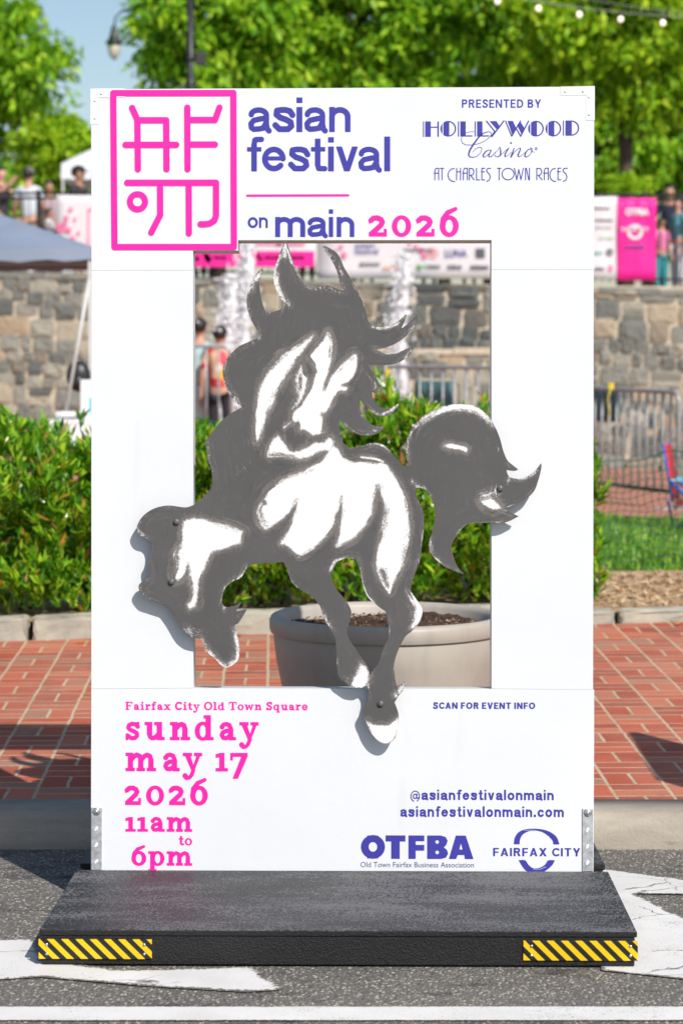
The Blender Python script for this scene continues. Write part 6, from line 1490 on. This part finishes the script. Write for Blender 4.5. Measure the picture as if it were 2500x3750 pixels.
k = NT('lit_bulb'); k.base((.9, .85, .75)); k.rough(.3); k.bs.inputs['Emission Color'].default_value = (1, .82, .6, 1); k.bs.inputs['Emission Strength'].default_value = 1.1; M_BULB = k.m
SY = 34.0
s0 = WP(1000, -42, SY); s1 = WP(1700, 46, SY)
sg = thing('string_lights', 'string of round white bulbs on a thin cable across the trees at top right', 'string lights', s0)
def wire(u): return Vector(((s1.x - s0.x) * u, 0, (s1.z - s0.z) * u - .10 * math.sin(math.pi * u)))
tubeo('cable', [wire(i / 20) for i in range(21)], .006, plain('pale_cable', (.30, .30, .29), .5, .05), sg, 5)
tubeo('support_wire', [wire(i / 20) + Vector((0, .03, .10 * (1 - abs(i / 10 - 1)) + .03)) for i in range(21)], .004, plain('pale_cable', (.30, .30, .29), .5, .05), sg, 5)
for px in (1045, 1142, 1236, 1330, 1425, 1522, 1618):
    u = (WP(px, 0, SY).x - s0.x) / (s1.x - s0.x); c = wire(u)
    bm = bmesh.new(); add_lathe(bm, [(.012, .0), (.016, -.01), (.016, -.05), (.012, -.055)], 10, Matrix.Translation(c)); so_ = bobj('socket', bm, M_BLACK, sg)
    bm = bmesh.new(); add_ball(bm, c + Vector((0, 0, -.095)), .040, 1, 1, 1.15, 2); bobj('bulb', bm, M_BULB, sg)

# ------------------------------------------------------------------ trees
LEAFA = [(0.0, (0.08, 0.23, 0.012)), (0.4, (0.19, 0.44, 0.016)), (0.75, (0.37, 0.63, 0.024)), (0.95, (0.55, 0.76, 0.045)), (1.0, (0.60, 0.78, 0.08))]
LEAFB = [(0.0, (0.13, 0.30, 0.012)), (0.4, (0.29, 0.52, 0.016)), (0.8, (0.50, 0.70, 0.025)), (1.0, (0.64, 0.78, 0.05))]
M_LEAFA = m_leaf('drooping_leaf', LEAFA, .38, .5, .3); M_LEAFB = m_leaf('yellow_green_leaf', LEAFB, .42, .5, .3)
M_BARK = plain('tree_bark', (0.07, 0.05, 0.035), 0.95, 0.35, 9, .5, 20)
def tree(label, cx_, cy_, ground, cz, rx, ry, rz_, ncl, nl, m, clr=.55, leaf=(.07, .13), trunk_r=.16, flat=.65):
    t = thing('leafy_tree', label, 'tree', (cx_, cy_, ground), 0, 'trees on the terrace')
    H = cz - ground
    # clump centres spread through an uneven crown volume
    d = nrs.normal(0, 1, (ncl, 3)); d /= np.linalg.norm(d, axis=1, keepdims=True)
    rr = nrs.uniform(.15, 1, (ncl, 1)) ** .42
    lump = 1 + .16 * np.sin(d[:, :1] * 5 + cx_) + .14 * np.sin(d[:, 2:] * 6 + cx_ * 2) + nrs.normal(0, .06, (ncl, 1))
    cl = d * rr * lump * np.array([rx, ry, rz_])
    cs = clr * nrs.uniform(.55, 1.25, ncl)
    ids = nrs.randint(0, ncl, nl)
    g_ = nrs.normal(0, .46, (nl, 3)) * np.array([1, 1, flat]) * cs[ids][:, None]
    c = cl[ids] + g_
    c[:, 2] -= .25 * (g_[:, 0] ** 2 + g_[:, 1] ** 2) / np.maximum(cs[ids], .2)      # sprays droop outwards
    outd = g_ + cl[ids] * .12; outd /= np.linalg.norm(outd, axis=1, keepdims=True) + 1e-6
    ld = outd * .6 + nrs.normal(0, .45, (nl, 3)); ld[:, 2] -= .55; ld /= np.linalg.norm(ld, axis=1, keepdims=True)
    L = nrs.uniform(leaf[0], leaf[1], (nl, 1))
    up_ = nrs.normal(0, .6, (nl, 3)) + np.array([0, 0, 1.0]); sd_ = np.cross(ld, up_); sd_ /= np.linalg.norm(sd_, axis=1, keepdims=True) + 1e-6
    c[:, 2] += H
    quads_mesh('crown', c, ld * L, sd_ * L * nrs.uniform(.30, .44, (nl, 1)), m, t, .2)
    bm = bmesh.new()
    top = Vector((0, 0, H + rz_ * .5))
    add_tube(bm, [(0, 0, -.2), (.03, .02, H * .3), (-.04, .0, H * .65), (.02, 0, H), top], [trunk_r * 1.25, trunk_r, trunk_r * .8, trunk_r * .55, .03], 9)
    order = list(range(ncl)); rng.shuffle(order)
    for i in order[:26]:
        e = Vector(cl[i]) + Vector((0, 0, H)); hz = max(H * .35, min(H + rz_ * .3, e.z - .35 * math.hypot(e.x, e.y) - .2)); s_ = Vector((0, 0, hz))
        mid = (s_ + e) / 2 + Vector((0, 0, .12 * (e - s_).length))
        add_tube(bm, [s_, mid, e], [trunk_r * .38, trunk_r * .22, .012], 5)
    bobj('trunk', bm, M_BARK, t)
    return t
TZ = wtop(0)
def tr(px, py, Y, rpx, rpy, ncl, nl, label, m=None, **kw):
    c = WP(px, py, Y); s = Y / (FPX / P)
    return tree(label, c.x, Y, TZ, c.z, rpx * s, rpx * s * .8, rpy * s, ncl, nl, m or M_LEAFA, **kw)
tr(-75, 130, 58, 185, 300, 95, 17000, 'tall green tree at the left edge beside the patch of sky', clr=.62, leaf=(.10, .19))
tr(125, 345, 52, 90, 105, 42, 6500, 'smaller yellow green tree behind the white canopy on the left', M_LEAFB, clr=.42, leaf=(.09, .16))
tr(495, 40, 52, 195, 220, 95, 17000, 'big drooping tree directly behind the black lamp post', clr=.52, leaf=(.10, .19))
tr(800, 60, 54, 250, 230, 110, 18000, 'broad drooping tree above the middle of the board', clr=.56, leaf=(.10, .19))
tr(1130, 40, 53, 250, 250, 110, 18000, 'dark drooping tree behind the string lights', clr=.56, leaf=(.10, .19))
tr(1440, 60, 50, 230, 250, 110, 18000, 'bright yellow green tree at the top right corner', M_LEAFB, clr=.56, leaf=(.10, .19))
tr(1500, 330, 57, 220, 180, 80, 13000, 'dark tree low at the right edge behind the magenta banner', clr=.55, leaf=(.10, .19))
tr(1020, 200, 66, 590, 260, 160, 20000, 'wide row tree farthest back, filling gaps between the nearer crowns', clr=1.0, leaf=(.14, .24))
tr(90, 470, 66, 380, 90, 80, 9000, 'low dark tree mass behind the people at left', clr=.8, leaf=(.12, .2))
def bush(px, py, Y, rpx, rpy, nl, label, m):
    c = WP(px, py, Y); s = Y / (FPX / P); rx, rz_ = rpx * s, rpy * s
    t = thing('terrace_bush', label, 'bush', (c.x, Y, TZ - .1))
    d = nrs.normal(0, 1, (nl, 3)); d /= np.linalg.norm(d, axis=1, keepdims=True)
    cc_ = d * (nrs.uniform(.1, 1, (nl, 1)) ** .33) * (1 + .15 * np.sin(d[:, :1] * 9) + .1 * np.sin(d[:, 2:] * 13)) * np.array([rx, rx * .7, rz_]) + np.array([0, 0, c.z - TZ + .1])
    ld = nrs.normal(0, 1, (nl, 3)) + np.array([0, 0, .6]); ld /= np.linalg.norm(ld, axis=1, keepdims=True); s_ = np.cross(ld, nrs.normal(0, 1, (nl, 3))); s_ /= np.linalg.norm(s_, axis=1, keepdims=True)
    L = nrs.uniform(.04, .08, (nl, 1)); quads_mesh('foliage', cc_, ld * L, s_ * L * .45, m, t)
    bm = bmesh.new()
    for q in range(7): add_tube(bm, [(0, 0, 0), (rng.uniform(-.5, .5) * rx, rng.uniform(-.3, .3) * rx, c.z - TZ + rng.uniform(-.3, .4) * rz_)], [.03, .01], 5)
    bobj('stems', bm, M_TWIG, t)
bush(1435, 432, 46, 62, 34, 5000, 'rounded bright green bush behind the railing right of the board', M_LEAFB)
bush(10, 612, 41.2, 45, 24, 2500, 'dark green bush on the wall top under the slate tent valance', M_LEAFA)

# far white building glimpsed through the trees
bp_ = WP(90, 400, 78)
bd_ = thing('white_building', 'white building glimpsed between the trees at left behind the white canopy', 'building', (bp_.x, 78, 1.6))
bm = bmesh.new(); add_box(bm, -1.2, .75, 0, 5, 0, WP(90, 338, 78).z - 1.6, .02); bobj('wall', bm, M_WCAN, bd_)
bm = bmesh.new(); add_box(bm, -1.3, .85, -.15, 5.1, WP(90, 338, 78).z - 1.6, WP(90, 333, 78).z - 1.6, .02); bobj('roof', bm, plain('grey_roof', (.3, .3, .32), .8, .1), bd_)
for i in range(3):
    bm = bmesh.new(); add_box(bm, -1.0 + i * .6, -.65 + i * .6, -.03, .02, WP(90, 400, 78).z - 1.6, WP(90, 372, 78).z - 1.6, .004); bobj('window', bm, plain('dark_window', (.03, .035, .04), .15, .1), bd_)

# ------------------------------------------------------------------ fountain jets
k = NT('splashing_water'); k.base(k.ramp(k.noise(6, 4), [(.3, (.72, .75, .77)), (.7, (.86, .88, .89))])); k.rough(.2)
tr_ = k.n('ShaderNodeBsdfTransparent'); mx = k.n('ShaderNodeMixShader'); k.l(k.ramp(k.noise(9, 5, .7, k.mapping(scale=(1, 1, .35))), [(.30, 0.35), (.55, 1.0)]), mx.inputs[0]); k.l(tr_.outputs[0], mx.inputs[1]); k.l(k.bs.outputs[0], mx.inputs[2]); k.l(mx.outputs[0], k.out.inputs[0]); M_WATER = k.m
def jet(label, px, ytop, ybot, wpx, Y):
    a = WP(px, ytop, Y); b = WP(px, ybot, Y); s = Y / (FPX / P); t = thing('fountain_jet', label, 'fountain jet', (a.x, Y, b.z), 0, 'white water jets before the wall')
    h = a.z - b.z; bm = bmesh.new()
    pts, rs = [], []
    for i in range(30):
        u = i / 29; pts.append((.05 * math.sin(u * 9) * u, .03 * math.sin(u * 13), h * u)); rs.append(wpx * s * (.26 + .10 * u) * rng.uniform(.7, 1.3) * (1 if i < 28 else .4))
    add_tube(bm, pts, rs, 9); bobj('column', bm, M_WATER, t)
    n = 4000; u = nrs.uniform(0, 1.03, n) ** .8; rad = wpx * s * (.22 + .5 * (1 - np.abs(u - .55))) * np.abs(nrs.normal(0, .75, n)); an = nrs.uniform(0, 6.283, n)
    c = np.stack([rad * np.cos(an) - .18 * (1 - u), rad * np.sin(an), u * h], 1)
    ld = nrs.normal(0, 1, (n, 3)) * np.array([.6, .6, 1.6]); ld /= np.linalg.norm(ld, axis=1, keepdims=True); s_ = np.cross(ld, nrs.normal(0, 1, (n, 3))); s_ /= np.linalg.norm(s_, axis=1, keepdims=True)
    L = nrs.uniform(.012, .04, (n, 1)); quads_mesh('spray', c, ld * L, s_ * L * .6, plain('water_drops', (.85, .88, .90), .2, .03), t)
jet('left white fountain jet, left of the horse ears', 566, 566, 1010, 34, 35.5)
jet('second white fountain jet, lower and farther left beside the two people', 527, 640, 1010, 30, 35.0)
jet('right white fountain jet, between the horse mane and the barricade corner', 925, 590, 1010, 30, 35.5)

# ------------------------------------------------------------------ people
def skin_mesh(nodes, edges, root, sub=1):
    me = bpy.data.meshes.new('body'); me.from_pydata([n[0] for n in nodes], edges, []); o = bpy.data.objects.new('body', me); C.objects.link(o)
    o.modifiers.new('s', 'SKIN')
    sv = me.skin_vertices[0].data
    for i, n in enumerate(nodes): sv[i].radius = n[1] if isinstance(n[1], tuple) else (n[1], n[1]); sv[i].use_root = (i == root)
    if sub:
        m_ = o.modifiers.new('u', 'SUBSURF'); m_.levels = sub; m_.render_levels = sub
    dg = bpy.context.evaluated_depsgraph_get(); dg.update()
    r = bpy.data.meshes.new_from_object(o.evaluated_get(dg))
    bpy.data.objects.remove(o); bpy.data.meshes.remove(me)
    return r
SKINS = [plain('skin_light', (.55, .30, .21), .5, .06), plain('skin_tan', (.40, .20, .12), .5, .06), plain('skin_brown', (.22, .105, .06), .5, .06)]
def m_floral():
    k = NT('floral_cloth'); v = k.n('ShaderNodeTexVoronoi'); k.l(k.tc.outputs['Object'], v.inputs['Vector']); v.inputs['Scale'].default_value = 9
    sp = k.n('ShaderNodeSeparateColor'); k.l(v.outputs['Color'], sp.inputs[0])
    k.base(k.ramp(sp.outputs[0], [(0.0, (.65, .03, .04)), (.3, (.70, .45, .30)), (.5, (.75, .40, .03)), (.75, (.72, .10, .12)), (.9, (.80, .70, .62))], 'CONSTANT')); k.rough(.85); return k.m
_fl = m_floral()
def cloth_m(c): return _fl if c == 'floral' else plain('cloth_%02d_%02d_%02d' % tuple(int(q * 99) for q in c), c, .85, .12, 9)
M_HAIR = plain('dark_hair', (.018, .013, .011), .5, .2, 30)
def person(label, x, y, ground, h, face, shirt, trousers, skin=0, head='hair', headc=(.02, .02, .022), arms=((.06, .02, -.30), (.10, -.04, -.55)), arms_r=None, sleeve=True, skirt=False, hatmark=None, long_hair=False, lean=0.0):
    t = thing('person', label, 'person', (x, y, ground), face); s = h / 1.75
    N, E = [], []
    def add(p, r, par=None):
        N.append(((p[0] * s, (p[1] - lean * max(0, p[2] - .95)) * s, p[2] * s), tuple(q * s for q in r) if isinstance(r, tuple) else r * s))
        if par is not None: E.append((par, len(N) - 1))
        return len(N) - 1
    pel = add((0, 0, .96), (.135, .10)); wa = add((0, -.005, 1.12), (.125, .09), pel); che = add((0, -.01, 1.30), (.145, .105), wa); st__ = add((0, 0, 1.42), (.10, .075), che)
    nk = add((0, -.005, 1.50), (.052, .052), st__); jaw = add((0, -.02, 1.565), (.058, .068), nk); hd = add((0, -.012, 1.64), (.074, .092), jaw); hd2 = add((0, -.004, 1.70), (.068, .085), hd); add((0, 0, 1.742), (.03, .035), hd2)
    add((0, -.118, 1.625), .014, hd)                                     # nose
    for sx in (-1, 1): add((sx * .082, .005, 1.63), .016, hd)            # ears
    for sx, ar in ((-1, arms), (1, arms_r or arms)):
        e_, w_ = ar
        sh = add((sx * .175, 0, 1.41), (.058, .055), st__)
        el = add((sx * (.175 + e_[0]), e_[1], 1.41 + e_[2]), .041, sh); wr = add((sx * (.175 + w_[0]), w_[1], 1.41 + w_[2]), .028, el)
        d = Vector(N[wr][0]) / s - Vector(N[el][0]) / s; d.normalize(); q = Vector((sx * .175 + sx * w_[0], w_[1], 1.41 + w_[2]))
        sidev = d.cross(Vector((1, 0, 0))); sidev = sidev.normalized() if sidev.length > .1 else Vector((0, 1, 0))
        pm = add(q + d * .06, (.034, .018), wr)
        for fi, (off, ln) in enumerate(((-.028, .062), (-.010, .075), (.009, .070), (.026, .055))):
            k1 = add(q + d * .10 + sidev * off, .0085, pm); add(q + d * (.10 + ln) + sidev * off * 1.15 + Vector((-sx * .015, 0, 0)), .007, k1)
        th = add(q + d * .045 + sidev * -.05, .010, wr); add(q + d * .085 + sidev * -.068, .008, th)
    for sx in (-1, 1):
        hp_ = add((sx * .085, 0, .90), (.088, .09), pel); kn = add((sx * .095, -.015, .50), .056, hp_); an = add((sx * .10, .01, .09), .038, kn); add((sx * .105, -.13, .035), (.04, .028), an)
    me = skin_mesh(N, E, 0); me.materials.append(SKINS[skin]); bo = bpy.data.objects.new('body', me); link(bo, t)
    me.polygons.foreach_set('use_smooth', [True] * len(me.polygons))
    def garment(name, nodes, edges, m_):
        g = skin_mesh([((p[0] * s, (p[1] - lean * max(0, p[2] - .95)) * s, p[2] * s), tuple(q * s for q in r) if isinstance(r, tuple) else r * s) for p, r in nodes], edges, 0)
        g.materials.append(m_); g.polygons.foreach_set('use_smooth', [True] * len(g.polygons)); g.name = name; return link(bpy.data.objects.new(name, g), t)
    nodes = [((0, 0, .90), (.165, .125)), ((0, -.005, 1.12), (.150, .115)), ((0, -.01, 1.30), (.168, .128)), ((0, 0, 1.43), (.115, .09)), ((0, 0, 1.475), (.065, .065))]; ed = [(0, 1), (1, 2), (2, 3), (3, 4)]
    for sx, ar in ((-1, arms), (1, arms_r or arms)):
        e_ = ar[0]; i = len(nodes); q = .75 if sleeve else .2
        nodes += [((sx * .178, 0, 1.415), (.07, .066)), ((sx * (.178 + e_[0] * q), e_[1] * q, 1.41 + e_[2] * q), (.064, .062))]; ed += [(3, i), (i, i + 1)]
    garment('shirt', nodes, ed, cloth_m(shirt))
    if skirt:
        garment('skirt', [((0, 0, 1.0), (.15, .12)), ((0, 0, .75), (.21, .18)), ((0, 0, .42), (.25, .22))], [(0, 1), (1, 2)], cloth_m(trousers))
    else:
        nodes = [((0, 0, .97), (.15, .112))]; ed = []
        for sx in (-1, 1):
            i = len(nodes); nodes += [((sx * .088, 0, .88), (.10, .10)), ((sx * .096, -.012, .50), .075), ((sx * .10, .01, .13), .062)]; ed += [(0, i), (i, i + 1), (i + 1, i + 2)]
        garment('trousers', nodes, ed, cloth_m(trousers))
    def L_(z): return -lean * (z - .95) * s
    for sx in (-1, 1):
        bm = bmesh.new(); add_ball(bm, (sx * .105 * s, -.06 * s, .04 * s), .06 * s, .75, 1.9, .65, 2); bobj('shoe', bm, M_BLACK, t)
    bm = bmesh.new()
    if head in ('hair', 'cap'):
        add_ball(bm, (0, .022 * s + L_(1.68), 1.675 * s), .104 * s, .88, 1.0, .95, 3)
        bmesh.ops.delete(bm, geom=[v for v in bm.verts if v.co.y < (-.035 * s + L_(1.68)) and v.co.z < 1.69 * s or v.co.z < 1.60 * s], context='VERTS')
        if long_hair: add_tube(bm, [(0, .06 * s + L_(1.6), 1.64 * s), (0, .085 * s + L_(1.5), 1.50 * s), (0, .10 * s + L_(1.3), 1.28 * s)], [.085 * s, .085 * s, .05 * s], 10)
        bobj('hair', bm, M_HAIR, t)
    if head == 'cap':
        bm = bmesh.new(); add_ball(bm, (0, -.002 + L_(1.7), 1.690 * s), .112 * s, .86, 1.0, .82, 3)
        bmesh.ops.delete(bm, geom=[v for v in bm.verts if v.co.z < 1.675 * s], context='VERTS')
        cp_ = bobj('cap', bm, cloth_m(headc), t)
        bm = bmesh.new(); add_ball(bm, (0, -.115 * s + L_(1.68), 1.683 * s), .08 * s, .95, 1.1, .12, 2); bobj('brim', bm, cloth_m(headc), cp_)
        if hatmark:
            bm = bmesh.new()
            for (mx_, c_) in hatmark: add_ball(bm, (mx_ * s, .105 * s + L_(1.7), 1.715 * s), .025 * s, 1, .4, .9, 2)
            bobj('cap_patch', bm, cloth_m(hatmark[0][1]), cp_)
    return t
TZL = lambda x: wtop(x) - .05
def pp_(px, ytop, Y, ground, **kw):
    p = WP(px, ytop, Y); g = ground(p.x); return dict(x=p.x, y=Y, ground=g, h=(p.z - g) / (1.755 / 1.75) * 1.0, **kw)
DN = ((.05, .0, -.28), (.07, -.06, -.52))
person('person at the left edge with both arms lifted, bare shoulders', **pp_(1, 383, 41.6, TZL), face=R(60), shirt=(.05, .05, .06), trousers=(.10, .10, .13), skin=0, sleeve=False, arms=((.10, -.22, -.08), (.06, -.36, .06)), arms_r=((.10, -.20, -.20), (.0, -.38, -.06)))
person('person in a pale blue white T-shirt and grey cap leaning on the railing', **pp_(65, 386, 41.0, TZL), face=R(165), shirt=(.62, .67, .72), trousers=(.42, .33, .20), skin=0, head='cap', headc=(.24, .21, .22), arms=((.08, -.02, -.27), (.12, -.14, -.50)))
person('person with long dark hair and a pinkish top beside the man in the grey cap', **pp_(113, 415, 41.3, TZL), face=R(10), shirt=(.45, .34, .36), trousers=(.03, .04, .08), skin=1, long_hair=True)
person('child in a white shirt below the cherry blossom banner, by the tent roof', **pp_(114, 478, 40.9, TZL), face=R(80), shirt=(.72, .72, .73), trousers=(.2, .16, .12), skin=0)
person('person in black with a black cap under the white canopy', **pp_(180, 382, 42.4, TZL), face=R(70), shirt=(.03, .03, .035), trousers=(.05, .05, .06), skin=1, head='cap', headc=(.02, .018, .018))
person('person in navy leaning back on the railing at the right edge', **pp_(1538, 424, 41.4, TZL), face=R(-20), shirt=(.02, .024, .045), trousers=(.03, .03, .04), skin=1, arms=((.10, -.02, -.24), (.16, -.22, -.36)))
person('child in pink and teal at the right edge beside the magenta banner', **pp_(1519, 500, 40.7, TZL), face=R(30), shirt=(.70, .20, .38), trousers=(.05, .36, .40), skin=0)
person('person in white trousers at the far right edge of the photo', **pp_(1558, 452, 40.9, TZL), face=R(-60), shirt=(.10, .32, .36), trousers=(.66, .66, .70), skin=0, long_hair=True)
person('person in red behind the railing under the magenta strip of the banner', **pp_(705, 452, 41.2, TZL), face=R(10), shirt=(.6, .03, .05), trousers=(.55, .03, .05), skin=0)
person('person in navy trousers standing behind the white sponsor banner', **pp_(842, 446, 41.2, TZL), face=R(-10), shirt=(.03, .04, .12), trousers=(.02, .03, .12), skin=1)
person('person in jeans behind the right half of the white sponsor banner', **pp_(985, 448, 41.2, TZL), face=R(0), shirt=(.5, .5, .52), trousers=(.25, .34, .50), skin=0)
person('person with bare legs and a pink skirt behind the right end of the sponsor banner', **pp_(1078, 452, 41.1, TZL), face=R(15), shirt=(.5, .2, .3), trousers=(.65, .12, .25), skin=0, skirt=True)
person('person in dark trousers behind the magenta band, left in the opening', **pp_(478, 450, 41.2, TZL), face=R(5), shirt=(.2, .2, .22), trousers=(.03, .03, .06), skin=1)
PZ = lambda yy: (lambda x: plaza_z(x, yy))
person('person in a pale teal dress and black cap at the barricade, seen from behind', **pp_(458, 733, 27.2, PZ(27.2)), face=R(170), shirt=(.42, .60, .60), trousers=(.44, .62, .62), skin=0, head='cap', headc=(.025, .025, .03), skirt=True, hatmark=((0, (.7, .7, .7)),))
person('person in a red and yellow shirt and black cap beside the teal dress', **pp_(505, 751, 26.9, PZ(26.9)), face=R(165), shirt='floral', trousers=(.02, .02, .03), skin=0, head='cap', headc=(.02, .02, .022), hatmark=((-.03, (.7, .75, .75)), (.03, (.75, .2, .25))))
